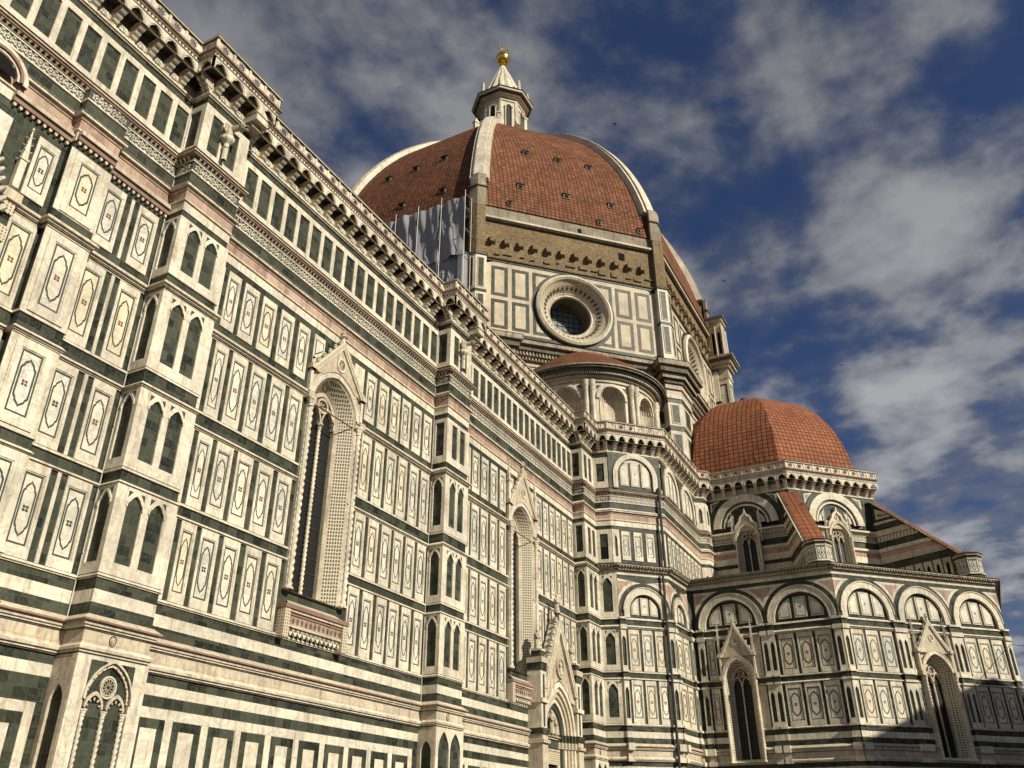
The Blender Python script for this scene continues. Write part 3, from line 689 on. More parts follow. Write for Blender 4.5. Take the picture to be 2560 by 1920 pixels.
for f in (Fb,): 
    mb.plate(f, .0, .55, 18.57, 21.02, [(arch_cusp(.18, .38, 20.3, .3), 19.1)], 0, .08, 'white'); mb.plate(f, f.L-.55, f.L, 18.57, 21.02, [(arch_cusp(f.L-.38, f.L-.18, 20.3, .3), 19.1)], 0, .08, 'white')
for f in (Fe, Ff):
    m2 = mb if f is Fe else PT('clerestory_wall#0')
    m2.plate(f, 0, f.L, 24.12, 26.47, [(arch_cusp(f.L*.3, f.L*.7, 25.6, .4), 24.7)], .0, .09, 'white'); m2.plate(f, 0, f.L, 18.57, 21.02, [(arch_cusp(f.L*.3, f.L*.7, 20.0, .4), 19.0)], 0, .08, 'white')
# ================================================================== gothic windows
def rev(P): return P
def gothic(name, F, cx, zsill, zspring, W, apex, proj, depth, sill=True, pins=True, rise=1.5, apexbase=None, mull=True, twin=True, sp=.3):
    ps = sp
    """tall two-light window: W half width to the outside of the colonnettes"""
    root = MB(); z0, z1 = zsill, zspring; wi = W*.52; wj = W*.86
    top = arch_point(cx-wj, cx+wj, z1, rise, 12); inn = arch_point(cx-wi, cx+wi, z1, rise*.72, 12)
    dj, dg = proj*.75, -depth; pg = max(proj, .22)
    # front plate carrying the arch, up to under the gable
    gb = apexbase
    root.ring(F, [(cx-W-.02 if u < cx else cx+W+.02, z) if False else (cx+(u-cx)*(1+.14*(1 if True else 0)), z1+(z-z1)*1.14) for u, z in top], top, 0, proj, 'white', closed=False)
    root.ring(F, [(cx+(u-cx)*1.20, z1+(z-z1)*1.22) for u, z in top], [(cx+(u-cx)*1.14, z1+(z-z1)*1.14) for u, z in top], 0, proj*1.08, 'white2', closed=False)
    root.plate(F, cx-W*.99, cx+W*.99, z1, z1+rise*1.19, [(top, z1+.001)], -.05, min(.05, proj*.4), 'white2')
    for s in (-1, 1):
        a, b = sorted((cx+s*wj, cx+s*W)); root.box(F, a, b, z0, z1, 0, proj, 'white')
    # splayed jambs and intrados with mosaic inlay
    def splay(P0, d0, P1, d1, m):
        for i in range(len(P0)-1):
            root.face([F.p(*P0[i], d0), F.p(*P0[i+1], d0), F.p(*P1[i+1], d1), F.p(*P1[i], d1)], m)
    full_o = [(cx-wj, z0)]+top+[(cx+wj, z0)]; full_i = [(cx-wi, z0)]+inn+[(cx+wi, z0)]
    lerp = lambda t: [(a[0]+(b[0]-a[0])*t, a[1]+(b[1]-a[1])*t) for a, b in zip(full_o, full_i)]
    dd = lambda t: dj+.25*proj*(1-t)*0+(dg-dj)*t
    splay(full_o, proj, lerp(.08), dd(.05), 'white'); splay(lerp(.08), dd(.05), lerp(.18), dd(.10), 'white2')
    splay(lerp(.18), dd(.10), lerp(.80), dd(.66), 'mosaic'); splay(lerp(.80), dd(.66), lerp(1), dd(.80), 'white2')
    splay(lerp(1), dd(.80), lerp(1), dg, 'white2')
    root.face([F.p(cx-wj, z0, proj), F.p(cx+wj, z0, proj), F.p(cx+wi, z0, dg), F.p(cx-wi, z0, dg)], 'weathered')
    # wall behind frame above the opening (closes the cut in the bay)
    fr = root.build('gothic_window', cath)
    gl = MB(); P = [(cx-wi, z0)]+inn+[(cx+wi, z0)]
    gl.prism(F, list(reversed(P)), dg-.05, dg+.004, 'glass')
    nb = int((z1-z0)/.62)
    for i in range(1, nb): gl.box(F, cx-wi, cx+wi, z0+i*.62-.015, z0+i*.62+.015, dg, dg+.03, 'iron')
    gl.build('glazing', fr)
    tr = MB(); zt = z1+rise*.10
    spz = z1-.25
    for s in (-1, 1):
        a, b = sorted((cx, cx+s*wi)); hl = arch_point(a, b, spz, wi*.95, 8); hi = arch_point(a+.07, b-.07, spz, wi*.95-.09, 8)
        tr.ring(F, hl, hi, dg+.005, dg+.20, 'white2', closed=False)
    c0 = z1+rise*.34; rr = wi*.40
    P = lambda r: [(cx+r*math.cos(2*math.pi*i/18), c0+r*math.sin(2*math.pi*i/18)) for i in range(18)]
    tr.ring(F, P(rr), P(rr*.74), dg+.005, dg+.22, 'white2')
    for i in range(8):
        t = 2*math.pi*i/8; tr.tube(F.p(cx+rr*.16*math.cos(t), c0+rr*.16*math.sin(t), dg+.1), F.p(cx+rr*.78*math.cos(t), c0+rr*.78*math.sin(t), dg+.1), rr*.07, rr*.09, 'white2', 5)
    tr.ring(F, inn, [(cx+(u-cx)*.86, z1+(z-z1)*.84) for u, z in inn], dg+.005, dg+.2, 'white2', closed=False)
    tr.build('tracery', fr)
    if mull:
        c = MB(); twist_col(c, F.p(cx, z0, dg+.14), spz-z0, W*.042); c.build('mullion', fr)
    for s in (-1, 1):
        c = MB(); twist_col(c, F.p(cx+s*W*.93, z0, proj+.04), z1-z0+.02, W*.062); c.build('colonnette', fr)
        c = MB(); twist_col(c, F.p(cx+s*wi*1.10, z0, dg*.88), z1-z0, W*.045); c.build('colonnette', fr)
    if apex:
        g = MB(); bz = apexbase
        g.prism(F, [], 0, 0, 'white') if False else None
        # tympanum behind the gable
        hz = [(cx+(u-cx)*1.14, z1+(z-z1)*1.14) for u, z in top]
        tp = [(cx-W*.98, bz), *[(u, z) for u, z in hz if z > bz and u < cx], *[(u, z) for u, z in hz if z > bz and u >= cx], (cx+W*.98, bz), (cx, apex-.25)]
        g.prism(F, tp[::-1] if False else [tp[0]]+tp[1:-1]+[tp[-1]] if False else list(reversed(tp)) if False else tp[::1], .0, pg*.8, 'white2')
        for s in (-1, 1):
            A = (cx+s*W*1.08, bz); B = (cx, apex); t = .13*W/1.7+.05
            sl = (B[1]-A[1])/(abs(B[0]-A[0])); ln = math.hypot(1, sl)
            P = [A, B, (cx, apex-t*ln*1.5), (A[0]-s*t*ln/sl*1.5, bz)]
            if s > 0: P = P[::-1]
            g.prism(F, P[::-1], pg*.0, pg*1.15, 'white')
            P2 = [(A[0]-s*t*ln/sl*.45, bz), (cx, apex-t*ln*.45), (cx, apex-t*ln*1.1), (A[0]-s*t*ln/sl*1.1, bz)]
            if s > 0: P2 = P2[::-1]
            g.prism(F, P2[::-1], pg*1.15, pg*1.15+.02, 'carved')
            k = max(5, int((apex-bz)/.34))
            for i in range(k):     # crockets
                f = (i+.5)/k; x = A[0]+(B[0]-A[0])*f; z = A[1]+(B[1]-A[1])*f
                r = .085*W/1.7+.02
                p = F.p(x+s*.02, z, pg*.7)
                g.lathe(p, [(0, -r*.9), (r*.7, -r*.6), (r, 0), (r*.55, r*.5), (r*.95, r*.95), (r*.5, r*1.5), (0, r*1.6)], 'white', 6)
        rc = bz+(apex-bz)*.40+.12; rr = W*.20
        P = lambda r: [(cx+r*.8*math.cos(2*math.pi*i/16), rc+r*math.sin(2*math.pi*i/16)) for i in range(16)]
        g.ring(F, P(rr), P(rr*.72), pg*.8, pg*.8+.05, 'white'); g.prism(F, P(rr*.72), pg*.8, pg*.8+.01, 'inlayR')
        for i in range(8):
            t = 2*math.pi*i/8; g.tube(F.p(cx+.02*math.cos(t), rc+.02*math.sin(t), pg*.8+.02), F.p(cx+rr*.6*math.cos(t), rc+rr*.74*math.sin(t), pg*.8+.02), .014, .02, 'white', 4)
        fz = apex-.05; r = .13*W/1.7+.02
        g.lathe(F.p(cx, fz, pg*.7), [(0, -.1), (r*.5, 0), (r*.5, r*1.2), (r*1.3, r*1.8), (r*.6, r*2.4), (r*1.1, r*3.0), (r*.4, r*3.6), (0, r*4.2)], 'white', 8)
        g.build('gable', fr)
        for s in (-1, 1):
            c = MB(); x = F.p(cx+s*W*1.0, z1, proj*.55)
            c.box(F, cx+s*W-.13*W/1.7-.05, cx+s*W+.13*W/1.7+.05, z1, z1+.30, 0, proj+.16, 'carved')
            c.box(F, cx+s*W-.08*W/1.7, cx+s*W+.08*W/1.7, z1+.30, bz, 0, proj+.02, 'white')
            c.box(F, cx+s*W-.13*W/1.7-.04, cx+s*W+.13*W/1.7+.04, bz, bz+.22, 0, proj+.14, 'white2')
            if pins: pinnacle(c, *F.p(cx+s*W, bz+.22, proj*.55), (apex-bz)*.95, .085*W/1.7+.015)
            c.build('pinnacle', fr)
    if sill:
        c = MB(); a, b = cx-W-.12, cx+W+.12; zt = zsill
        c.face([F.p(cx-wj, zt+.02, dg*.4), F.p(cx+wj, zt+.02, dg*.4), F.p(b-.2, zt-.55, ps), F.p(a+.2, zt-.55, ps)][::-1] if False else [F.p(a+.2, zt-.55, ps), F.p(b-.2, zt-.55, ps), F.p(cx+wi, zt+.22, dg+.01), F.p(cx-wi, zt+.22, dg+.01)], 'white2')
        c.box(F, a, b, zt-.70, zt-.55, 0, ps+.08, 'pinkdk'); c.box(F, a+.03, b-.03, zt-.80, zt-.70, 0, ps+.02, 'white2'); c.box(F, a+.05, b-.05, zt-.90, zt-.80, 0, ps-.04, 'pinkdk')
        c.box(F, a+.08, b-.08, zt-1.25, zt-.90, 0, ps-.08, 'pink'); c.box(F, a+.04, b-.04, zt-1.33, zt-1.25, 0, ps-.03, 'white2')
        k = 13
        for i in range(k):
            x = a+.38+(b-a-.76)*i/(k-1); P = [(x+.06*math.cos(2*math.pi*j/8), zt-1.08+.10*math.sin(2*math.pi*j/8)) for j in range(8)]
            c.prism(F, P, ps-.08, ps-.05, 'dark')
        k = 13; s_ = (b-a-.4)/k
        for i in range(k):
            x = a+.2+i*s_; c.prism(F, [(x, zt-1.33), (x+s_*.12, zt-1.5), (x+s_*.5, zt-1.62), (x+s_*.88, zt-1.5), (x+s_, zt-1.33)][::1], ps-.2, ps-.1, 'white')
            c.prism(F, [(x+s_*.2, zt-1.34), (x+s_*.2, zt-1.46), (x+s_*.8, zt-1.46), (x+s_*.8, zt-1.34)], ps-.1, ps-.095, 'dark')
        for x in (a+.02, b-.32): c.box(F, x, x+.30, zt-1.75, zt-.55, 0, ps+.04, 'carved')
        c.build('sill', fr)
    return fr
F = Frame((0, 0), (1, 0))
for cx in (25.62, 43.60):
    gothic('w', F, cx, 9.95, 17.85, 1.75, 21.5 if cx < 30 else 22.0, .14, .80, apexbase=19.25, rise=1.75, sp=.34, pins=cx > 30)
Fwin = Frame((Fw.p(0, 0, 0).x, Fw.p(0, 0, 0).y), (Fw.p(1, 0, 0).x, Fw.p(1, 0, 0).y))
gothic('w', Fw, 2.75, 6.3, 11.45, 1.16, 15.2, .28, .60, sill=False, apexbase=12.95, rise=1.35)
gothic('w', Fs, 1.5*u, 6.3, 11.45, 1.34, 15.2, .28, .60, sill=False, apexbase=12.95, rise=1.45)
# ================================================================== clerestory of the tribune
mb = PT('clerestory_wall#0'); Cw = seg(25); Cs = seg(26); Ct = seg(27)
for f, c in ((Cw, 2.9), (Cs, f_ := None) if False else (Cw, 2.9), (Cs, 4.08)):
    pass
def cler(mb, f, c, R=2.62, zc=24.35):
    mb.plate(f, 0, f.L, 24.11, 26.80, [([(c-R+.02, 24.2)]+arch_round(c, R-.02, zc, 24)+[(c+R-.02, 24.2)], 24.111)], -.0, .14, 'green')
    mb.ring(f, arch_round(c, R, zc, 24), arch_round(c, R-.6, zc, 24), 0, .26, 'white', closed=False)
    mb.ring(f, arch_round(c, R-.6, zc, 24), arch_round(c, R-.78, zc, 24), 0, .10, 'inlay', closed=False)
    mb.ring(f, arch_round(c, R-.80, zc, 24), arch_round(c, R-.92, zc, 24), 0, .14, 'paneW', closed=False)
    for s in (-1, 1):
        P = [(c+s*(R+.45)*math.cos(R_(t)), zc+(R+.45)*math.sin(R_(t))) for t in (28, 40, 52)]
        P = [(c+s*(R+.45)*math.cos(R_(28)), 26.6)]+P if s < 0 else [(c+s*(R+.45)*math.cos(R_(28)), 26.6)]+P[::1]
        A = sum(P[i][0]*P[(i+1) % len(P)][1]-P[(i+1) % len(P)][0]*P[i][1] for i in range(len(P)))
        if A < 0: P = P[::-1]
        mb.prism(f, P, .14, .15, 'white')
        cxm = sum(p[0] for p in P)/len(P); czm = sum(p[1] for p in P)/len(P)
        mb.prism(f, [(cxm+(p[0]-cxm)*.6, czm+(p[1]-czm)*.6) for p in P], .15, .155, 'inlay')
        # star panels beside the window
        Q = [(c+s*.95, zc+.15), (c+s*1.55, zc+.15), (c+s*1.45, zc+.6), (c+s*.95, zc+1.15)]
        if s < 0: Q = Q[::-1]
        mb.prism(f, Q, 0, .05, 'paneW')
        mb.prism(f, [(c+s*1.15+.09*(1 if k % 2 else .45)*math.cos(k*math.pi/6), zc+.45+.09*(1 if k % 2 else .45)*math.sin(k*math.pi/6)) for k in range(12)], .05, .056, 'inlay')
    # closing wall either side of the window cut
    w = .95
    for a, b in ((0, c-w), (c+w, f.L)):
        sweep_box = [(18.28, 21.31, 'green'), (21.31, 21.8, 'white'), (21.8, 22.19, 'pink'), (22.19, 22.5, 'white'), (22.5, 23.05, 'green'), (23.05, 23.1, 'white'), (23.1, 23.5, 'inlay'), (23.5, 24.0, 'white2'), (24.0, 24.2, 'green')]
        for z0, z1, m in sweep_box: mb.box(f, a, b, z0, z1, -.2, {'green': .0, 'pink': .05, 'inlay': .08}.get(m, .10), m)
        frieze(mb, f, a+.03, b-.03)
        mb.box(f, a, b, 22.28, 22.46, .1, .22, 'white'); mb.box(f, a, b, 23.78, 23.92, .1, .38, 'white')
        mb.plate(f, a, b, 18.6, 21.0, [(arch_cusp((a+b)/2-.3, (a+b)/2+.3, 20.2, .4), 19.0)], 0, .06, 'white')
    gothic('w', f, c, 18.6, 23.2, 1.0, None, .34, .2, sill=False, rise=1.15)
    hood = MB(); P = [(c-.95, 23.9), (c-.9, 24.3), (c-.55, 24.75), (c-.42, 25.1), (c-.1, 25.35), (c, 25.75), (c+.1, 25.35), (c+.42, 25.1), (c+.55, 24.75), (c+.9, 24.3), (c+.95, 23.9)]
    Pi = [(c-.8, 23.9), (c-.75, 24.25), (c-.42, 24.6), (c-.3, 24.95), (c-.05, 25.15), (c, 25.4), (c+.05, 25.15), (c+.3, 24.95), (c+.42, 24.6), (c+.75, 24.25), (c+.8, 23.9)]
    hood.ring(f, P, Pi, 0, .34, 'white', closed=False); hood.prism(f, list(reversed(Pi)), 0, .2, 'white2')
    Q = lambda r: [(c+r*math.cos(i*math.pi/6), 24.85+r*math.sin(i*math.pi/6)) for i in range(12)]
    hood.ring(f, Q(.16), Q(.1), .2, .26, 'white')
    for s in (-1, 1): pinnacle(hood, *f.p(c+s*1.12, 22.9, .2), 2.6, .08)
    hood.build('window_hood', cath)
cler(PT('clerestory_wall#0'), Cw, 2.95); cler(PT('clerestory_wall#1'), Cs, 4.08)
# ================================================================== gallery with brackets
def corbel_mesh():
    c = MB(); w = .12
    prof = [(0, 26.98), (.10, 26.99), (.13, 27.06), (.10, 27.10), (.20, 27.12), (.25, 27.19), (.21, 27.24), (.33, 27.27), (.38, 27.34), (.34, 27.39), (.49, 27.41), (.56, 27.48), (.53, 27.52), (.53, 27.56), (0, 27.56)]
    Pm = [(d, z-27) for d, z in prof]
    for s in (-1, 1):
        pts = [(s*w, -d, z) for d, z in Pm]; c.face(pts if s < 0 else pts[::-1], 'white2')  # sides in the darker white, shade between brackets painted in
    for i in range(len(Pm)-1):
        a, b = Pm[i], Pm[i+1]; c.face([(w, -a[0], a[1]), (w, -b[0], b[1]), (-w, -b[0], b[1]), (-w, -a[0], a[1])], 'white')
    def bx(x, d, z0, z1, m):
        V = [(-x, 0), (x, 0), (x, -d), (-x, -d)]
        for i in range(4):
            a, b = V[i], V[(i+1) % 4]; c.face([(b[0], b[1], z0), (a[0], a[1], z0), (a[0], a[1], z1), (b[0], b[1], z1)], m)
        c.face([(x_, y_, z1) for x_, y_ in V][::-1], m); c.face([(x_, y_, z0) for x_, y_ in V], m)
    bx(.175, .64, .56, .62, 'pinkdk'); bx(.15, .58, .50, .558, 'white2')
    bx(.145, .03, -.03, .5, 'white')
    return c.mesh('bracket')
CM = corbel_mesh()
def corbel(parent, F, u, ang=0):
    o = bpy.data.objects.new('bracket', CM); S.collection.objects.link(o); o.parent = parent
    o.location = F.p(u, 27.0, 0); o.rotation_euler = (0, 0, math.atan2(F.e.y, F.e.x)+ang)
GAL = [(28.05, 28.10, .66, 'white'), (28.10, 28.13, .70, 'white2'), (28.13, 28.30, .665, 'white'), (28.30, 28.36, .72, 'white'), (28.36, 28.46, .80, 'pinkdk')]
def gallery(path, label, i0, i1, endcut=0):
    """path in plan (wall line); only segments i0..i1-1 are decorated"""
    g = MB()
    O = offs(path, .68); 
    sweep(path, GAL, lambda i: g if i0 <= i < i1 else None)
    o60 = offs(path, .46); o80 = offs(path, .80)
    o0 = offs(path, 0.)
    RA, RB = offs(path, .54), offs(path, .76)
    for i in range(i0, i1):
        a, b = o0[i], o0[i+1]; c, d = O[i+1], O[i]
        g.face([(a.x, a.y, 28.05), (b.x, b.y, 28.05), (c.x, c.y, 28.05), (d.x, d.y, 28.05)], 'dark')  # soffit: shade under the gallery painted as dark stone
        c, d = o80[i+1], o80[i]
        g.face([(a.x, a.y, 28.46), (b.x, b.y, 28.46), (c.x, c.y, 28.46), (d.x, d.y, 28.46)], 'pinkdk')
        # top rail
        a, b, c, d = RA[i], RA[i+1], RB[i+1], RB[i]
        for z, fl in ((29.0, 0), (29.10, 1)): g.face([(p.x, p.y, z) for p in (a, b, c, d)], 'dark')
        g.face([(d.x, d.y, 29.0), (c.x, c.y, 29.0), (c.x, c.y, 29.06), (d.x, d.y, 29.06)], 'white2'); g.face([(d.x, d.y, 29.06), (c.x, c.y, 29.06), (c.x, c.y, 29.10), (d.x, d.y, 29.10)], 'dark')
        g.face([(b.x, b.y, 29.0), (a.x, a.y, 29.0), (a.x, a.y, 29.10), (b.x, b.y, 29.10)], 'dark')
    go = g.build('gallery', cath)
    if label: go['label'] = label
    pl = MB()
    for i in range(i0, i1):
        A, B = O[i], O[i+1]; L = (B-A).length
        if L < .2 or (B-A).dot(Vector((path[i+1][0]-path[i][0], path[i+1][1]-path[i][1], 0))) <= 0: continue
        f = Frame((A.x, A.y), (B.x, B.y)); Fw_ = Frame(path[i], path[i+1])
        n = max(1, round(L/.834)); s = L/n; off = (A-Vector((path[i][0], path[i][1], 0))).dot(Fw_.e)
        for k in range(n):
            u0, u1 = k*s, (k+1)*s; c = (u0+u1)/2; hw = s/2
            pl.plate(f, u0, u1, 27.56, 28.05, [([(c-hw+.13, 27.57), (c-hw+.13, 27.60), (c-hw+.16, 27.74), (c-hw+.21, 27.80), (c-.14, 27.88), (c-.05, 27.95), (c, 28.01), (c+.05, 27.95), (c+.14, 27.88), (c+hw-.21, 27.80), (c+hw-.16, 27.74), (c+hw-.13, 27.60), (c+hw-.13, 27.57)], 27.561)], -.08, 0, 'white')
            pl.ring(f, [(c-hw+.06, 27.62), (c-hw+.12, 27.86), (c-.1, 27.99), (c+.1, 27.99), (c+hw-.12, 27.86), (c+hw-.06, 27.62)], [(c-hw+.10, 27.62), (c-hw+.16, 27.83), (c-.1, 27.95), (c+.1, 27.95), (c+hw-.16, 27.83), (c+hw-.10, 27.62)], 0, .02, 'white2', closed=False)
            # vault web between brackets, dark stone paints in the shade there
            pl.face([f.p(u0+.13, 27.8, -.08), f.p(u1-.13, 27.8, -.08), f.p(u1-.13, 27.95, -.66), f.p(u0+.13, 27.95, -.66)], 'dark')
            # pierced band
            m = 5
            for j in range(m):
                x = u0+(j+.5)*s/m; pl.prism(f, [(x-.055, 28.215), (x, 28.16), (x+.055, 28.215), (x, 28.27)], -.015, -.008, 'void')
            # parapet unit with pierced foil
            h0, h1 = 28.46, 29.0; zc = (h0+h1)/2; N = 24; hw2 = hw-.055
            hole = []; sq = []
            for j in range(N):
                t = 2*math.pi*j/N+math.pi/N
                rr = .185*(.72+.28*abs(math.cos(4*t))) ; hole.append((c+rr*math.cos(t), zc+rr*math.sin(t)))
                m_ = max(abs(math.cos(t))/hw2, abs(math.sin(t))/((h1-h0)/2)); sq.append((c+math.cos(t)/m_, zc+math.sin(t)/m_))
            pl.ring(f, sq, hole, -.08, -.02, 'white', back=True)
            pl.ring(f, [(c+.235*math.cos(2*math.pi*j/N), zc+.235*math.sin(2*math.pi*j/N)) for j in range(N)], [(c+.205*math.cos(2*math.pi*j/N), zc+.205*math.sin(2*math.pi*j/N)) for j in range(N)], -.02, .005, 'white')
            pl.box(f, u0, u0+.055, h0, h1, -.10, .03, 'white', back=True); pl.box(f, u1-.055, u1, h0, h1, -.10, .03, 'white', back=True)
            # roundel on the wall under each arch
            ru = off+c
            if .2 < ru < Fw_.L-.2: roundel(pl, Fw_, ru, 27.24)
            if k > 0 or True:
                uu = off+u0
                if .02 < uu < Fw_.L-.02: corbel(go, Fw_, uu)
        uu = off+L
        if .02 < uu < Fw_.L-.02: corbel(go, Fw_, uu-.1)
        if i+1 < len(path)-1:  # diagonal bracket on an outer corner
            e1 = Frame(path[i], path[i+1]); e2 = Frame(path[i+1], path[i+2])
            if e1.e.cross(e2.e).z > .3 or (e1.e.cross(e2.e).z < -.3 and False): pass
            if e1.n.dot(e2.e) < -.3:
                corbel(go, e1, e1.L-.05)
    pl.build('parapet', go)
gpath = [upath[0]]+upath[6:10]+upath[12:16]+upath[18:]
# indices: 0 start,1..4 B1,5..8 B2,9,10,11 B3(51.56,0),(51.56,-q),(53.6,-q); 12..19
gallery(gpath, 'carved aisle gallery running toward the dome', 0, 11)
gallery(gpath, 'gallery turning round the corner under the small half-round chapel', 11, 16)
gallery(gpath, 'gallery at the foot of the small red dome', 16, 18)
# ================================================================== wall parts out
names = {'aisle_wall': 'aisle_wall', 'buttress': 'buttress', 'corner_wall': 'corner_wall', 'clerestory_wall': 'clerestory_wall', 'chapel_wall': 'chapel_wall'}
for k, m in part.items():
    m.build(k.split('#')[0], cath)
# rain pipes / earthing cables in the angles
c = MB()
for x in (15.46, 33.48):
    c = MB(); c.tube((x, -.06, 1), (x, -.06, 26.7), .018, .018, 'cable', 5); c.tube((x, -.12, 5.8), (x, -.12, 5.81), .02, .02, 'cable', 5)
    for z in range(3, 26, 2): c.tube((x, -.06, z), (x, -.10, z), .03, .03, 'cable', 5)
    c.build('lightning_cable', cath)
c = MB(); P = Fc1.p(Fc1.L-.50, 0, .28); c.tube(P+Vector((0, 0, .5)), P+Vector((0, 0, 18.1)), .09, .09, 'iron', 8)
P2 = Fb.p(Fb.L-.35, 0, .3); c.tube(P2+Vector((0, 0, 18.6)), P2+Vector((0, 0, 24.4)), .10, .10, 'iron', 8); c.build('drainpipe', cath)
# ================================================================== gargoyles
def gargoyle(x):
    g = MB(); y = -q; cx = x
    o = lambda dx, dd, z: (cx+dx, y-dd, z)
    g.lathe(o(0, .22, 24.4), [(.10, 0), (.10, .55), (.14, .6), (.10, .65), (.10, .8), (.22, .92), (.26, .98), (.26, 1.12), (.20, 1.16), (0, 1.16)], 'white', 8, smooth=False)
    # body: winged beast leaning out with a roaring head
    g.lathe(o(-.02, .24, 25.56), [(.14, 0), (.17, .12), (.15, .3), (.17, .42), (.12, .56), (0, .6)], 'white2', 8)
    for s in (-1, 1): g.prism(Frame((cx-.2, y-.2), (cx+.2, y-.2)), [(.2+s*.05, 25.7), (.2+s*.24, 25.75), (.2+s*.2, 26.15), (.2+s*.05, 26.0)] if s > 0 else [(.2+s*.05, 25.7), (.2+s*.05, 26.0), (.2+s*.2, 26.15), (.2+s*.24, 25.75)], 0, .06, 'white2', back=True)
    g.tube(o(.02, .3, 25.95), o(.14, .62, 26.0), .13, .12, 'white2', 8)
    g.lathe(o(.18, .70, 25.88), [(0, 0), (.11, .03), (.16, .12), (.15, .22), (.08, .28), (0, .3)], 'weathered', 9)
    g.tube(o(.2, .76, 25.93), o(.28, .92, 25.86), .08, .05, 'weathered', 7); g.tube(o(.2, .80, 26.02), o(.28, .93, 26.03), .06, .035, 'weathered', 7)
    for s in (-1, 1): g.tube(o(.16+s*.09, .62, 26.1), o(.16+s*.13, .6, 26.22), .04, .01, 'weathered', 5)
    g.tube(o(.2, .82, 25.97), o(.22, .9, 25.96), .045, .045, 'void', 6)
    g.build('gargoyle', cath)
    h = MB(); X = x+1.05   # carved canopy block at the end of the returned gallery
    h.box(Frame((X-.35, y), (X+.25, y)), 0, .62, 26.98, 27.25, 0, .75, 'white'); h.box(Frame((X-.3, y), (X+.2, y)), 0, .5, 27.25, 27.4, 0, .62, 'white')
    h.prism(Frame((X-.35, y), (X+.3, y)), [(-.05, 27.4), (.65, 27.4), (.3, 27.75)], .2, .72, 'white'); h.box(Frame((X-.28, y), (X+.2, y)), 0, .5, 26.75, 26.98, 0, .5, 'weathered')
    h.build('canopy_block', cath)
gargoyle(16.58); gargoyle(34.62)
# ================================================================== portal
def person_stone(mb, x, y, z, h, m='white2'):
    mb.lathe((x, y, z), [(.16*h, 0), (.17*h, .05*h), (.13*h, .3*h), (.12*h, .5*h), (.15*h, .62*h), (.16*h, .74*h), (.12*h, .82*h), (.05*h, .85*h), (.05*h, .87*h), (.075*h, .9*h), (.08*h, .95*h), (.05*h, 1*h), (0, 1.01*h)], m, 10, twist=lambda t, zz: 1+.08*math.cos(5*t+zz*6))
    for s in (-1, 1): mb.tube((x+s*.14*h, y, z+.74*h), (x+s*.12*h, y-.1*h, z+.55*h), .04*h, .035*h, m, 6); mb.tube((x+s*.12*h, y-.1*h, z+.55*h), (x+s*.02*h, y-.15*h, z+.6*h), .035*h, .03*h, m, 6)
p = MB(); F = Frame((0, 0), (1, 0)); c = 47.05; D = .75
for s in (-1, 1):
    a = c+s*2.45
    for r, w in ((.34, 1.2),):
        p.box(F, a-r, a+r, 0, 6.9, 0, D+.12, 'white2'); p.box(F, a-r-.06, a+r+.06, 6.9, 7.2, 0, D+.2, 'green'); p.box(F, a-r-.02, a+r+.02, 7.2, 10.2, 0, D+.08, 'white')
        p.box(F, a-.1, a+.1, 7.3, 10.0, D+.08, D+.1, 'inlay'); p.box(F, a-r-.12, a+r+.12, 8.5, 8.72, 0, D+.2, 'white')
        p.box(F, a-r-.08, a+r+.08, 6.45, 6.62, 0, D+.24, 'carved'); p.box(F, a-r-.04, a+r+.04, 10.2, 10.6, 0, D+.12, 'green'); p.box(F, a-r-.12, a+r+.12, 10.6, 10.9, 0, D+.2, 'white2')
        p.box(F, a-.26, a+.26, 10.9, 11.25, .2, D+.05, 'green'); p.box(F, a-.3, a+.3, 11.25, 11.35, .2, D+.1, 'white')
# receding pointed arch orders
for k in range(6):
    w0 = 2.1-k*.22; d1 = D-.05-k*.11; h0 = 2.75-k*.28; zs = 7.2
    m = ['white', 'white2', 'carved', 'white', 'inlay', 'white2'][k]
    p.ring(F, arch_point(c-w0, c+w0, zs, h0, 14), arch_point(c-w0+.22, c+w0-.22, zs, h0-.27, 14), .0, d1, m, closed=False)
    for s in (-1, 1): a, b = sorted((c+s*w0, c+s*(w0-.22))); p.box(F, a, b, 0, zs, 0, d1, m)
    for s in (-1, 1): p.box(F, *sorted((c+s*(w0+.01), c+s*(w0-.235))), 6.8, 7.195, .01, d1+.04, 'green'); p.box(F, *sorted((c+s*(w0+.012), c+s*(w0-.24))), 6.45, 6.8, .01, d1+.06, 'carved')
# tympanum, lintel, door
p.box(F, c-.95, c+.95, 5.6, 6.3, 0, .16, 'carved'); p.box(F, c-.95, c+.95, 6.3, 7.1, 0, .12, 'green'); p.prism(F, list(reversed(arch_point(c-.85, c+.85, 7.1, 1.5, 10))), 0, .05, 'inlay')
for s in (-1, 1): p.box(F, *sorted((c+s*.95, c+s*.7)), 0, 5.6, 0, .14, 'white')
p.box(F, c-.7, c+.7, 0, 5.6, 0, .02, 'void')
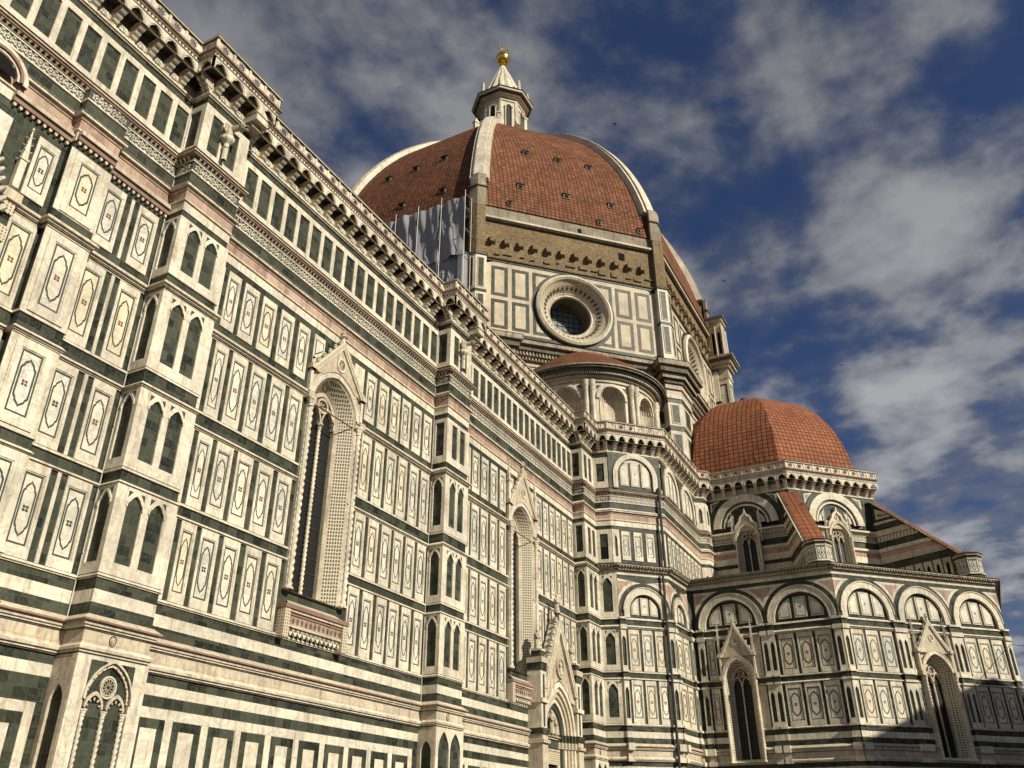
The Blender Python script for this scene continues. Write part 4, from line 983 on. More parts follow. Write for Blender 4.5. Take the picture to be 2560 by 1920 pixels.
# gable
tp = arch_point(c-2.15, c+2.15, 7.2, 2.85, 14)
P = [(c-2.3, 8.9)]+[t for t in tp if t[1] > 8.9]+[(c+2.3, 8.9), (c, 13.0)]
p.prism(F, P, .2, D-.05, 'white2')
for s in (-1, 1):
    A = (c+s*2.35, 9.3); B = (c, 13.6); Q = [A, B, (c, 12.8), (A[0]-s*.42, 9.3)]
    p.prism(F, Q if s < 0 else Q[::-1], .2, D+.12, 'white') if False else p.prism(F, (Q if s > 0 else Q[::-1]), .2, D+.12, 'white')
    Q = [(A[0]-s*.12, 9.3), (c, 13.35), (c, 13.1), (A[0]-s*.26, 9.3)]
    p.prism(F, (Q if s > 0 else Q[::-1]), D+.12, D+.14, 'carved')
    for i in range(11):
        f = (i+.4)/11; x = A[0]+(B[0]-A[0])*f; z = A[1]+(B[1]-A[1])*f; r = .15
        p.lathe(F.p(x, z+.05, D-.1), [(0, -r), (r*.8, -r*.5), (r, 0), (r*.5, r*.5), (r*.95, r), (0, r*1.6)], 'white', 7)
P = lambda r: [(c+r*.85*math.cos(2*math.pi*i/20), 10.75+r*math.sin(2*math.pi*i/20)) for i in range(20)]
p.ring(F, P(.62), P(.46), D-.05, D+.08, 'carved'); p.prism(F, P(.46), D-.05, D-.02, 'weathered')
po = p.build('portal', cath)
m = MB(); person_stone(m, c, -D-.02, 10.32, .85, 'white'); m.build('relief_figure', po)
m = MB(); m.lathe((c, -D+.1, 13.3), [(.12, 0), (.2, .1), (.14, .25), (.14, .5), (.22, .6), (0, .6)], 'green', 8); person_stone(m, c, -D+.1, 13.85, 1.15); m.build('statue', po)
for s in (-1, 1): m = MB(); person_stone(m, c+s*2.42, -.45, 11.35, 1.15); m.build('statue', po)
m = MB(); person_stone(m, c-.2, -.22, 7.15, 1.25); m.build('tympanum_figure', po); m = MB(); person_stone(m, c+.35, -.22, 7.15, .9); m.build('tympanum_figure', po)
# ================================================================== spur buttresses of the tribune
def spur(K, az, length, zt=26.6, zb=20.6):
    e = Vector((math.cos(R_(az)), math.sin(R_(az)), 0)); A = Vector((K[0], K[1], 0)); B = A+e*length
    f = Frame((B.x, B.y), (A.x, A.y))   # face seen from the left of the spur
    L = length; th = 1.1
    sp = MB()
    topz = lambda u: zb+(zt-zb)*u/L
    f.A = f.A+f.n*(th/2)
    lv = [(18.5, 18.9, 'white2', 0), (18.9, 20.6, 'green', 0), (20.6, 20.95, 'green', 0), (20.95, 21.3, 'green', 0), (21.3, 21.8, 'white2', .04), (21.8, 22.19, 'pink', .03), (22.19, 22.5, 'white', .1), (22.5, 23.05, 'green', .02), (23.05, 23.5, 'mosaic', .06), (23.5, 23.95, 'white2', .16), (23.95, 24.5, 'green', .02), (24.5, 24.7, 'white', .05), (24.7, 26.6, 'green', 0)]
    for z0, z1, m, d in lv:
        u0 = max(0, (z0-zb)/(zt-zb)*L); u1 = max(0, (z1-zb)/(zt-zb)*L)
        u1 = min(u1, L)
        if u0 >= L: continue
        for dd, flip in ((d, 0), (-th-d, 1)):
            Q = [f.p(u0, z0, dd), f.p(L, z0, dd), f.p(L, min(z1, zt), dd), f.p(u1, min(z1, zt), dd)]
            sp.face(Q if not flip else Q[::-1], m)
        if d > .02:
            for zz in (z0, z1): sp.face([f.p(u0 if zz == z0 else u1, zz, 0), f.p(L, zz, 0), f.p(L, zz, d), f.p(u0 if zz == z0 else u1, zz, d)], m)
    sp.face([f.p(0, 18.5, 0), f.p(0, zb, 0), f.p(0, zb, -th), f.p(0, 18.5, -th)], 'white2')
    # blind lancets along the foot and a triangle under the roof, on both sides
    h2 = Frame((A.x, A.y), (B.x, B.y)); h2.A = h2.A+h2.n*(th/2)
    for ff, U, sg in ((f, lambda x: x, 1), (h2, lambda x: L-x, -1)):
        def PR(P, d0, d1, m):
            P = [(U(a), b) for a, b in P]; sp.prism(ff, P if sg > 0 else P[::-1], d0, d1, m)
        for i in range(7):
            x = .9+i*(L-1.1)/7; h = min(20.7, topz(x)-.35)
            PR([(x, 18.7), (x+.62, 18.7), (x+.62, h), (x, h)], 0, .04, 'white2'); a = arch_cusp(x+.19, x+.43, h-.6, .3)
            PR(list(reversed([(x+.19, 18.9)]+a+[(x+.43, 18.9)])), .04, .045, 'void')
        PR([(L-1.9, 24.95), (L-.25, 24.95), (L-.25, topz(L-.25)-.5)], 0, .02, 'white'); PR([(L-1.4, 25.1), (L-.42, 25.1), (L-.42, topz(L-.4)-.85)], .02, .026, 'inlay'); PR([(L-1.15, 25.2), (L-.5, 25.2), (L-.5, topz(L-.4)-1.1)], .026, .03, 'pink')
    so_ = sp.build('spur_buttress', cath)
    rf = MB(); nn = 26; wv = th/2+.16
    # tiled slope: three rolls of curved tiles
    sl = math.hypot(L, zt-zb)
    cols = 5; 
    for i in range(nn):
        u0, u1 = L*i/nn-.15, L*(i+1)/nn-.15+.05
        za, zb_ = topz(u0)+.10, topz(u1)+.06
        K_ = 16
        for j in range(K_):
            t0, t1 = j/K_, (j+1)/K_
            w0 = .05*abs(math.sin(t0*cols*math.pi)); w1 = .05*abs(math.sin(t1*cols*math.pi))
            dA = -th/2+wv-2*wv*t0; dB = -th/2+wv-2*wv*t1
            uv = [(u0*1.0, t0*2*wv), (u1, t0*2*wv), (u1, t1*2*wv), (u0, t1*2*wv)]
            rf.face([f.p(u0, za+w0+.03, dA), f.p(u0, za+w1+.03, dB), f.p(u1, zb_+w1+.03, dB), f.p(u1, zb_+w0+.03, dA)][::-1], 'tileL', uv)
            if j == 0 or True: rf.face([f.p(u0, za+w0-.03, dA), f.p(u0, za+w0+.03, dA), f.p(u0, za+w1+.03, dB), f.p(u0, za+w1-.03, dB)], 'tileL', [(0, 0), (.1, 0), (.1, .1), (0, .1)])
    for dd in (wv-th/2-.02, -wv-th/2-.04):
        for k, (o0, o1, m) in enumerate(((-.02, .10, 'white2'), (-.16, -.02, 'pinkdk'))):
            ww = .06 if k == 0 else .03
            rf.face([f.p(-.15, topz(-.15)+o0, dd+.05), f.p(L, zt+o0, dd+.05), f.p(L, zt+o1, dd+.05), f.p(-.15, topz(-.15)+o1, dd+.05)], m)
            rf.face([f.p(-.15, topz(-.15)+o0, dd-.15), f.p(L, zt+o0, dd-.15), f.p(L, zt+o0, dd+.05), f.p(-.15, topz(-.15)+o0, dd+.05)], m)
    rf.build('tiled_roof', so_)
    # octagonal end block with lozenge inlays
    b = MB(); cc = B; r = .92; N = 8
    pth = [(cc.x+r*math.cos(R_(-22.5-45*k+az)), cc.y+r*math.sin(R_(-22.5-45*k+az))) for k in range(N)]
    pth = [(cc.x+r*math.cos(R_(az+22.5+45*k)), cc.y+r*math.sin(R_(az+22.5+45*k))) for k in range(N)]
    sweep(pth, [(18.5, 18.75, .02, 'white2'), (18.75, 19.05, 0, 'green'), (19.05, 19.12, .08, 'white'), (19.12, 20.15, 0, 'paneW'), (20.15, 20.25, .05, 'white2'), (20.25, 20.45, .02, 'green'), (20.45, 20.55, .12, 'white2'), (20.55, 20.62, .16, 'dark')], lambda i: b, closed=True)
    for k in range(N):
        ff = Frame(pth[k], pth[(k+1) % N]); w = ff.L/2
        b.rrect(ff, .06, ff.L-.06, 19.2, 20.08, .05, 0, .01, 'inlay')
        for rr, m, d in ((.36, 'inlay', .012), (.28, 'paneW', .016), (.13, 'inlay', .02)): b.prism(ff, [(w-rr*.62, 19.64), (w, 19.64-rr), (w+rr*.62, 19.64), (w, 19.64+rr)], 0, d, m)
    for k in range(N):
        q0 = offs(pth, .2, True)[k]; q1 = offs(pth, .2, True)[(k+1) % N]
        b.face([(q0.x, q0.y, 20.62), (q1.x, q1.y, 20.62), (cc.x, cc.y, 21.05)], 'tileL', [(0, 0), (.8, 0), (.4, 1)])
    b.build('end_block', so_)
spur((67.45, -12.10), 202.5, 5.6)
spur((73.22, -17.87), 247.5, 6.2)
# ================================================================== tribune dome
TC = Vector((77.35, -8.02, 0))
def octdome(C, prof, m, a0=22.5, name='dome_shell', parent=None, faces=range(8), sub=6, smooth=False):
    d = MB(); acc = 0
    for j in range(len(prof)-1):
        (r0, z0), (r1, z1) = prof[j], prof[j+1]; dl = math.hypot(r1-r0, z1-z0)
        for k in faces:
            A = [C+Vector((r*math.cos(R_(a0+45*(k+e))), r*math.sin(R_(a0+45*(k+e))), z)) for r, z, e in ((r0, z0, 0), (r0, z0, 1), (r1, z1, 1), (r1, z1, 0))]
            w0 = (A[1]-A[0]).length/2; w1 = (A[2]-A[3]).length/2
            d.face(A, m, [(-w0+50, acc), (w0+50, acc), (w1+50, acc+dl), (-w1+50, acc+dl)])
        acc += dl
    return d.build(name, parent)
ri = 9.9/math.cos(R_(22.5))-1.05
prof = []
for i in range(26):
    t = (math.pi/2)*i/25*.985; prof.append((ri*math.cos(t)**.92, 28.9+(39.5-28.9)*math.sin(t)))
td = octdome(TC, [(ri, 27.5)]+prof, 'tileL', name='tribune_dome', parent=cath); td['label'] = 'small red tiled dome on the tribune at right'
m = MB(); m.lathe(TC, [(.75, 39.5), (.8, 39.75), (.45, 40.0), (.5, 40.3), (.4, 40.6), (0, 40.65)], 'tileL', 12, uvs=True); m.build('finial', td)
# ================================================================== crossing octagon, drum and great dome
DC = Vector((77.5, 19.35, 0)); DR = 24.5
def octp(r, closed=True): return [(DC.x+r*math.cos(R_(157.5+45*k)), DC.y+r*math.sin(R_(157.5+45*k))) for k in range(8)]
opath = octp(DR)      # seg 0: W, 1: SW, 2: S, 3: SE ...
db = MB(); dr = MB()
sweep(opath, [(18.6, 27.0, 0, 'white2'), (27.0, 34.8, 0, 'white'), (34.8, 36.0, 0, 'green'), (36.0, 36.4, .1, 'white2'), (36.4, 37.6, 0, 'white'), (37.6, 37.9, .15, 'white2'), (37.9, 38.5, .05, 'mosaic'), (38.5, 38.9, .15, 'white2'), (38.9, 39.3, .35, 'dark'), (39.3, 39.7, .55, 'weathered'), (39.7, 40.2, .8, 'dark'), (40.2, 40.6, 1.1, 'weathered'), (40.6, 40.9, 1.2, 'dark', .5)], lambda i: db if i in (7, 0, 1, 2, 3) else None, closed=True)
for i in (1, 2):
    f = Frame(opath[i], opath[i+1]); dentils(db, f, .2, f.L-.2, 39.3, 39.7, .55, .66, .30, .13, 'weathered'); dentils(db, f, .2, f.L-.2, 38.95, 39.3, .35, .43, .30, .15, 'weathered')
dbo = db.build('crossing_wall', cath)
sweep(opath, [(40.6, 41.6, .12, 'green'), (41.6, 49.15, .05, 'drumW'), (49.15, 49.42, .10, 'green'), (49.42, 49.50, .22, 'dark'), (49.50, 53.95, -.12, 'brick'), (53.95, 54.08, .15, 'dark'), (54.08, 54.30, .28, 'white2'), (54.30, 55.75, -.05, 'concrete', -.15), (55.75, 55.80, -.45, 'dark')], lambda i: dr if i in (7, 0, 1, 2, 3) else None, closed=True)
def drumface(mb, f, full=True, oc=True):
    c = f.L/2
    d = .05
    fr = [(-7.98, -6.40), (-6.0, -4.36), (4.36, 6.0), (6.40, 7.98)]
    for z0, z1 in ((41.95, 45.0), (45.4, 48.65)):
        for a, b in fr: mb.rrect(f, c+a, c+b, z0, z1, .32, d, d+.02, 'green')
    mb.rrect(f, c-4.0, c+4.0, 41.9, 48.7, .32, d, d+.02, 'green')
    mb.box(f, c-8.35, c-8.2, 41.6, 49.15, d, d+.015, 'green'); mb.box(f, c+8.2, c+8.35, 41.6, 49.15, d, d+.015, 'green')
    zc = 45.15
    P = lambda r: [(c+r*math.cos(2*math.pi*i/48), zc+r*math.sin(2*math.pi*i/48)) for i in range(48)]
    ring = lambda r0, r1, d0, d1, m: mb.ring(f, P(r0), P(r1), d0, d1, m)
    ring(4.10, 3.72, d, .14, 'green'); 
def oculus(f):
    c = f.L/2; zc = 45.15; o = MB()
    P = lambda r, d: [f.p(c+r*math.cos(2*math.pi*i/48), zc+r*math.sin(2*math.pi*i/48), d) for i in range(48)]
    steps = [(3.78, .14, 'white'), (3.78, .42, 'white'), (3.55, .55, 'white'), (3.35, .42, 'white2'), (3.25, .20, 'white2'), (3.15, .12, 'mosaic'), (2.95, -.05, 'carved'), (2.45, -.6, 'carved'), (2.38, -.62, 'mosaic'), (2.25, -.75, 'white'), (2.12, -.70, 'white'), (2.02, -.85, 'white2'), (1.98, -1.1, 'dark'), (1.96, -3.0, 'dark'), (1.75, -3.05, 'glass')]  # tunnel rings near the glass are dark to paint in the shade inside
    for k in range(len(steps)-1):
        A = P(steps[k][0], steps[k][1]); B = P(steps[k+1][0], steps[k+1][1])
        for i in range(48):
            j = (i+1) % 48; o.face([A[i], A[j], B[j], B[i]], steps[k+1][2])
    # lozenges on the splay
    for i in range(36):
        t = 2*math.pi*i/36; t0 = t-.05; t1 = t+.05
        q0 = lambda r, tt, dd: f.p(c+r*math.cos(tt), zc+r*math.sin(tt), dd)
        rr = [(2.92, t, -.05), (2.72, t0, -.27), (2.52, t, -.49), (2.72, t1, -.27)]
        nrm = .03
        o.face([q0(r-.03, tt, dd+.04) for r, tt, dd in rr], 'inlay')
    oo = o.build('oculus', cath)
    g = MB(); g.face(P(2.05, -2.7), 'glassL')
    for k in range(-3, 4):
        x = k*.55; h = math.sqrt(2.0**2-x*x)
        g.box(f, c+x-.03, c+x+.03, zc-h, zc+h, -2.7, -2.65, 'iron'); g.box(f, c-h, c+h, zc+x-.03, zc+x+.03, -2.7, -2.64, 'iron')
    g.build('glazing', oo)
# drum faces need a real opening: cut the white field out of segments 1 and 2 around the oculus
def drum_field(i):
    f = Frame(opath[i], opath[i+1]); c = f.L/2; zc = 45.15; d = .05
    m = MB(); N = 48; out = []; inn = []
    for k in range(N):
        t = 2*math.pi*k/N+math.pi/N; mm = max(abs(math.cos(t))/c, abs(math.sin(t))/((49.15-41.6)/2)); 
        x, z = math.cos(t)/mm, math.sin(t)/mm
        out.append((c+x, (41.6+49.15)/2+z)); inn.append((c+3.78*math.cos(t), zc+3.78*math.sin(t)))
    for k in range(N):
        j = (k+1) % N; m.face([f.p(*out[k], d), f.p(*out[j], d), f.p(*inn[j], d), f.p(*inn[k], d)], 'drumW')
    return m, f
# rebuild the drum sweep with the field skipped on the two visible faces
dr = MB()
DS = [(40.6, 41.6, .12, 'green'), (41.6, 49.15, .05, 'drumW'), (49.15, 49.42, .10, 'green'), (49.42, 49.50, .22, 'dark'), (49.50, 53.95, -.12, 'brick'), (53.95, 54.08, .15, 'dark'), (54.08, 54.30, .28, 'white2'), (54.30, 55.75, -.05, 'concrete', -.15), (55.75, 55.80, -.45, 'dark')]
sweep(opath, DS, lambda i: dr if i in (7, 0, 1, 2, 3) else None, closed=True, skips={1: (41.6001, 49.1499), 2: (41.6001, 49.1499)})
for i in (1, 2):
    m, f = drum_field(i); b0 = len(dr.v)
    for fc, mm in zip(m.f, m.m): dr.face([m.v[x] for x in fc], m.k[mm])
    # inlaid frames; those crossing the ring are clipped to it
    c = f.L/2; d = .05; zc = 45.15
    for z0, z1 in ((41.95, 45.0), (45.4, 48.65)):
        for a, b in ((-7.98, -6.40), (-6.0, -4.36), (4.36, 6.0), (6.40, 7.98)): dr.rrect(f, c+a, c+b, z0, z1, .32, d, d+.02, 'green')
    P = lambda r: [(c+r*math.cos(2*math.pi*k/48), zc+r*math.sin(2*math.pi*k/48)) for k in range(48)]
    dr.ring(f, P(4.12), P(3.78), d, d+.03, 'green')
    for s in (-1, 1):
        a = c+s*4.0; u0, u1 = sorted((a, a-s*.32))
        dr.box(f, u0, u1, 41.9, 48.7, d, d+.02, 'green')
        for z0, z1 in ((48.38, 48.7), (41.9, 42.22)):
            w = math.sqrt(max(0, 4.0**2-(z0+.16-zc)**2)); aa, bb = sorted((c+s*max(w, 1.8), c+s*3.7)); dr.box(f, aa, bb, z0, z1, d, d+.02, 'green')
    # putlog stubs and slots in the raw masonry
    for k in range(12):
        x = c-8.0+k*1.40
        dr.box(f, x-.22, x+.22, 51.25, 51.75, -.12, .40, 'brick'); dr.box(f, x+.22, x+.42, 51.2, 51.85, -.12, -.10, 'void')
        dr.box(f, x-.30, x+.26, 51.75, 51.83, -.12, .12, 'dark')
    dr.box(f, c+5.1, c+5.75, 52.3, 53.2, -.12, -.10, 'void'); dr.box(f, c+.9, c+1.25, 54.5, 55.1, -.1, .0, 'void')
    for k in range(14): dr.box(f, c-8+k*1.2+random.random()*.6, c-8+k*1.2+.7+random.random()*.6, 50.0+random.random()*.6, 50.12+random.random()*.6, -.12, .02, 'brick')
dro = dr.build('drum', cath)
for i in (1, 2): oculus(Frame(opath[i], opath[i+1]))
# corner piers
def pier(K, secs, w, t, mb, deco=None, w2=None):
    w2 = w2 or w
    P = Vector((opath[K][0], opath[K][1], 0)); A = Vector((opath[K-1][0], opath[K-1][1], 0)); B = Vector((opath[(K+1) % 8][0], opath[(K+1) % 8][1], 0))
    e1 = (P-A).normalized(); e2 = (B-P).normalized(); n1 = Vector((e1.y, -e1.x, 0)); n2 = Vector((e2.y, -e2.x, 0))
    m = P+(n1+n2)*(t/(1+n1.dot(n2)))
    pts = [P-e1*w, P-e1*w+n1*t, m, P+e2*w2+n2*t, P+e2*w2]
    pts = [(a.x, a.y) for a in pts]
    sweep(pts, secs, lambda i: mb)
    for k in (1, 2):
        f = Frame(pts[k], pts[k+1])
        for z0, z1 in deco or []:
            mb.box(f, f.L*.24, f.L*.72, z0, z1, 0, .02, 'green')
            mb.rrect(f, f.L*.24-.09, f.L*.72+.09, z0-.09, z1+.09, .09, .0, .05, 'white2')
    top = secs[-1][1]; mb.face([(x, y, top) for x, y in pts], 'dark')
for K in (1, 2, 3):
    m = MB()
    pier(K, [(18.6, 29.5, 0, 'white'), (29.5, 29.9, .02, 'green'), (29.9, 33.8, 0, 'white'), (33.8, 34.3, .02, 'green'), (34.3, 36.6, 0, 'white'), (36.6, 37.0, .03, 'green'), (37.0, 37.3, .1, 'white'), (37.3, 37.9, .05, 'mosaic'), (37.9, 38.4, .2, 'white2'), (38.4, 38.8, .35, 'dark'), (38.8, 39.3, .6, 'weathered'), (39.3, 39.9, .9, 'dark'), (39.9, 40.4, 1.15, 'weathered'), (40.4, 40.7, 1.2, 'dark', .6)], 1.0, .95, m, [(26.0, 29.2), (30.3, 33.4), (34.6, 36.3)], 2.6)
    m.build('corner_pier', cath)
    m = MB()
    pier(K, [(40.7, 41.2, .1, 'white2'), (41.2, 41.6, .02, 'white'), (41.6, 45.1, 0, 'paneW'), (45.1, 45.4, .03, 'green'), (45.4, 49.2, 0, 'paneW'), (49.2, 49.5, .1, 'dark')], .75, .65, m, [(42.0, 44.8), (45.7, 48.8)])
    m.build('corner_pilaster', cath)
    m = MB(); pier(K, [(49.5, 55.3, 0, 'brick')], .65, .45, m); pier(K, [(55.3, 57.6, 0, 'concrete'), (57.6, 57.75, .12, 'dark'), (57.75, 59.2, -.02, 'weathered')], .72, .35, m)
    m.build('rib_base', cath)
# great dome shell
ZB = 55.75; c_ = 12.0; rho = 36.75; z0_ = 51.1; zt = 84.6
dprof = []
for i in range(41):
    z = ZB+(zt-ZB)*math.sin(math.pi/2*i/40); dprof.append((math.sqrt(rho**2-(z-z0_)**2)-c_, z))
gd = octdome(DC, dprof, 'tile', 22.5, 'great_dome', cath); gd['label'] = 'great octagonal dome of brown-red tiles'
def rprof(r, z, t): return r
for k in range(8):
    az = R_(22.5+45*k); e = Vector((math.cos(az), math.sin(az), 0)); t = Vector((-e.y, e.x, 0)); m = MB()
    sec = [(-.78, -.4), (-.78, .28), (-.5, .30), (-.5, .50), (-.40, .55), (.40, .55), (.5, .50), (.5, .30), (.78, .28), (.78, -.4)]
    rows = []
    st = [j for j in range(41) if dprof[j][1] > 58.3]
    for j in st:
        r, z = dprof[j]; r2, z2 = dprof[min(j+1, 40)]; r1, z1 = dprof[max(j-1, 0)]
        tg = Vector((r2-r1, z2-z1)).normalized(); nx, nz = tg.y, -tg.x
        w = 1.25-.40*(z-ZB)/(zt-ZB)
        rows.append([DC+e*(r+nx*b)+Vector((0, 0, z+nz*b))+t*(a*w) for a, b in sec])
    for a in range(len(rows)-1):
        for b in range(len(sec)-1):
            m.face([rows[a][b], rows[a+1][b], rows[a+1][b+1], rows[a][b+1]], 'white' if b not in (2, 6) else 'weathered')
    m.face(rows[0], 'white'); m.face(rows[-1][::-1], 'white')
    m.build('dome_rib', gd)
# small round dormers in the dome
def dome_pt(k, along, z):
    r = math.sqrt(rho**2-(z-z0_)**2)-c_; az = R_(45*k); n = Vector((math.cos(az), math.sin(az), 0)); t = Vector((-n.y, n.x, 0))
    return DC+n*(r*math.cos(R_(22.5)))+t*along+Vector((0, 0, z)), n, t
for k, sgn in ((5, 1), (4, 1)):
    for z, xs in ((59.4, (-4.9, 0, 4.9)), (66.0, (-3.6, 0, 3.6)), (56.4, (-6.2, 3.2, 7.6))):
        for x in xs:
            P, n, t = dome_pt(k, x, z); m = MB()
            f = Frame((0, 0), (1, 0)); f.A = P-t*.0-Vector((0, 0, 0)); f.e = -t if False else Vector((-n.y, n.x, 0)); f.n = n
            f.e = Vector((-n.y, n.x, 0)); f.A = Vector((P.x, P.y, 0))
            w_ = .34 if z > 58 else .2; m.box(f, -w_, w_, z-.3, z+.3, -.6, .14, 'dark'); m.box(f, -w_*1.25, w_*1.25, z+.3, z+.36, -.7, .22, 'tile'); m.box(f, -w_*.6, w_*.6, z-.2, z+.2, .14, .145, 'void')
            m.build('dormer', gd)
# ================================================================== lantern
LC = Vector((77.5, 19.4, 0))
def opth(r, a0=22.5): return [(LC.x+r*math.cos(R_(a0+45*k)), LC.y+r*math.sin(R_(a0+45*k))) for k in range(8)]
m = MB()
sweep(opth(3.05), [(83.8, 85.2, 1.0, 'weathered'), (85.2, 85.5, 1.15, 'white'), (85.5, 92.35, 0, 'white'), (92.35, 92.5, .15, 'white'), (92.5, 92.95, .1, 'white2'), (92.95, 93.1, .35, 'white'), (93.1, 93.3, .7, 'white2'), (93.3, 93.45, 1.0, 'dark'), (93.45, 93.75, 1.2, 'white'), (93.75, 93.85, 1.3, 'dark', 1.0)], lambda i: m, closed=True)
o = offs(opth(3.05), 1.3, True)
m.face([(p.x, p.y, 93.84) for p in o], 'dark')
for k in range(8):
    f = Frame(opth(3.05)[k], opth(3.05)[(k+1) % 8]); c = f.L/2
    m.prism(f, list(reversed([(c-.36, 86.0)]+arch_round(c, .36, 91.35, 10)+[(c+.36, 86.0)])), 0, .02, 'glass')
    m.ring(f, arch_round(c, .56, 91.35, 10), arch_round(c, .37, 91.35, 10), 0, .16, 'white', closed=False)
    for s in (-1, 1): m.tube(f.p(c+s*.47, 86.0, .12), f.p(c+s*.47, 91.3, .12), .1, .09, 'white', 8); m.box(f, c+s*.47-.14, c+s*.47+.14, 91.15, 91.35, 0, .26, 'white2')
    for s in (0, 1): m.box(f, f.L*s-.22 if s else 0, f.L*s if s else .22, 85.5, 92.3, 0, .12, 'white')
ln = m.build('lantern', cath); ln['label'] = 'white marble lantern crowning the great dome'
m = MB(); cone = [(3.05, 93.8), (2.95, 95.0)]+[(2.75-.0+(.30-2.75)*((z-95.6)/6.8), z) for z in [95.6+6.8*i/12 for i in range(13)]]
m.lathe(LC, cone, 'white', 32, twist=lambda t, z: 1+.045*math.cos(16*t)); m.lathe(LC, [(.30, 102.3), (.5, 102.45), (.38, 102.6), (.5, 102.8), (.35, 102.95)], 'gold', 12); m.build('spire', ln)
for k in range(8):
    az = R_(22.5+45*k); P = LC+Vector((math.cos(az)*3.55, math.sin(az)*3.55, 93.84)); m = MB()
    m.lathe(P, [(.36, 0), (.36, .4), (.42, .45), (.24, .65), (.32, 1.05), (.2, 1.25), (.30, 1.6), (.17, 1.8), (.26, 2.1), (.12, 2.3), (.18, 2.5), (0, 2.65)], 'white', 9); m.build('finial', ln)
    az2 = R_(45*k); P = LC+Vector((math.cos(az2)*2.75, math.sin(az2)*2.75, 93.84)); m = MB(); n = Vector((math.cos(az2), math.sin(az2), 0))
    f = Frame((0, 0), (1, 0)); f.n = n; f.e = Vector((-n.y, n.x, 0)); f.A = Vector((P.x, P.y, 0))
    m.ring(f, arch_round(0, .62, 93.95, 10), arch_round(0, .42, 93.95, 10), -.6, .25, 'white', closed=False); m.prism(f, list(reversed(arch_round(0, .42, 93.95, 8))), -.4, .05, 'weathered'); m.build('niche_shell', ln)
    # scrolled buttress of the lantern
    m = MB(); e = Vector((math.cos(az), math.sin(az), 0)); t = Vector((-e.y, e.x, 0)); f = Frame((0, 0), (1, 0)); f.e = e; f.n = Vector((e.y, -e.x, 0)); f.A = LC-f.n*.22
    m.prism(f, [(3.0, 83.5), (4.95, 83.5), (4.95, 87.9), (4.6, 88.3), (4.3, 87.9), (4.1, 87.6), (3.7, 87.7), (3.35, 88.4), (3.0, 89.4)], 0, .44, 'white', back=True)
    m.box(f, 4.3, 5.05, 87.9, 88.15, -.1, .54, 'white', back=True); m.lathe(LC+e*4.62+Vector((0, 0, 88.15)), [(.34, 0), (.3, .2), (.12, .4), (.18, .6), (0, .8)], 'white', 8)
    m.build('scroll_buttress', ln)
m = MB(); m.lathe(LC+Vector((0, 0, 103.93)), [(1.04*math.sin(math.pi*i/16), -1.04*math.cos(math.pi*i/16)) for i in range(17)], 'gold', 28); m.build('orb', ln)
m = MB(); m.tube(LC+Vector((0, 0, 105)), LC+Vector((0, 0, 107.2)), .07, .05, 'gold', 8)
ee = Vector((.72, -.70, 0)); m.tube(LC+Vector((0, 0, 106.1))-ee*.75, LC+Vector((0, 0, 106.1))+ee*.75, .07, .07, 'gold', 8)
for s in (-1, 1): m.tube(LC+Vector((0, 0, 106.0))+ee*.75*s, LC+Vector((0, 0, 106.2))+ee*.75*s, .11, .11, 'gold', 8)
m.build('cross', ln)
# ================================================================== exedra under the oculus
fS = Frame(opath[1], opath[2]); EC = fS.p(fS.L/2+.5, 0, 0); en = fS.n; ea = math.atan2(en.y, en.x); RE = 6.1
def ep(theta, r, z): a = ea+R_(theta); return Vector((EC.x+r*math.cos(a), EC.y+r*math.sin(a), z))
class Cyl:   # curved frame: u is arc length on radius RE from the axis, growing to the right as seen from outside
    L = math.pi*RE
    def p(s, u, z, d): return ep(math.degrees(u/RE), RE+d, z)
fc = Cyl()
m = MB(); nseg = 40
lv = [(20, 29.0, 0, 'white'), (29.0, 29.5, .15, 'white2'), (34.5, 34.72, .12, 'white2'), (34.72, 34.85, .05, 'white'), (34.85, 35.0, .3, 'white2'), (35.0, 35.22, .45, 'dark'), (35.22, 35.4, .75, 'dark'), (35.4, 35.58, 1.0, 'dark'), (35.58, 35.68, 1.12, 'weathered'), (35.68, 35.75, 1.05, 'dark')]
for k in range(nseg):
    u0 = RE*math.pi*(k/nseg-.5); u1 = RE*math.pi*((k+1)/nseg-.5); pd = None
    for z0, z1, d, mm in lv:
        m.face([fc.p(u0, z0, d), fc.p(u1, z0, d), fc.p(u1, z1, d), fc.p(u0, z1, d)], mm)
        if pd is not None and z0 == pz: m.face([fc.p(u0, z0, pd), fc.p(u1, z0, pd), fc.p(u1, z0, d), fc.p(u0, z0, d)], mm)
        pd = d; pz = z1
    m.face([fc.p(u0, 34.5, -1), fc.p(u1, 34.5, -1), fc.p(u1, 34.5, .12), fc.p(u0, 34.5, .12)], 'white2')
    for q_ in (0, 1, 2):
        a = u0+(u1-u0)*(q_+.2)/3; b = a+(u1-u0)*.18
        m.face([fc.p(a, 35.03, .62), fc.p(b, 35.03, .62), fc.p(b, 35.19, .62), fc.p(a, 35.19, .62)], 'white'); m.face([fc.p(a, 35.03, .45), fc.p(b, 35.03, .45), fc.p(b, 35.03, .62), fc.p(a, 35.03, .62)], 'white')
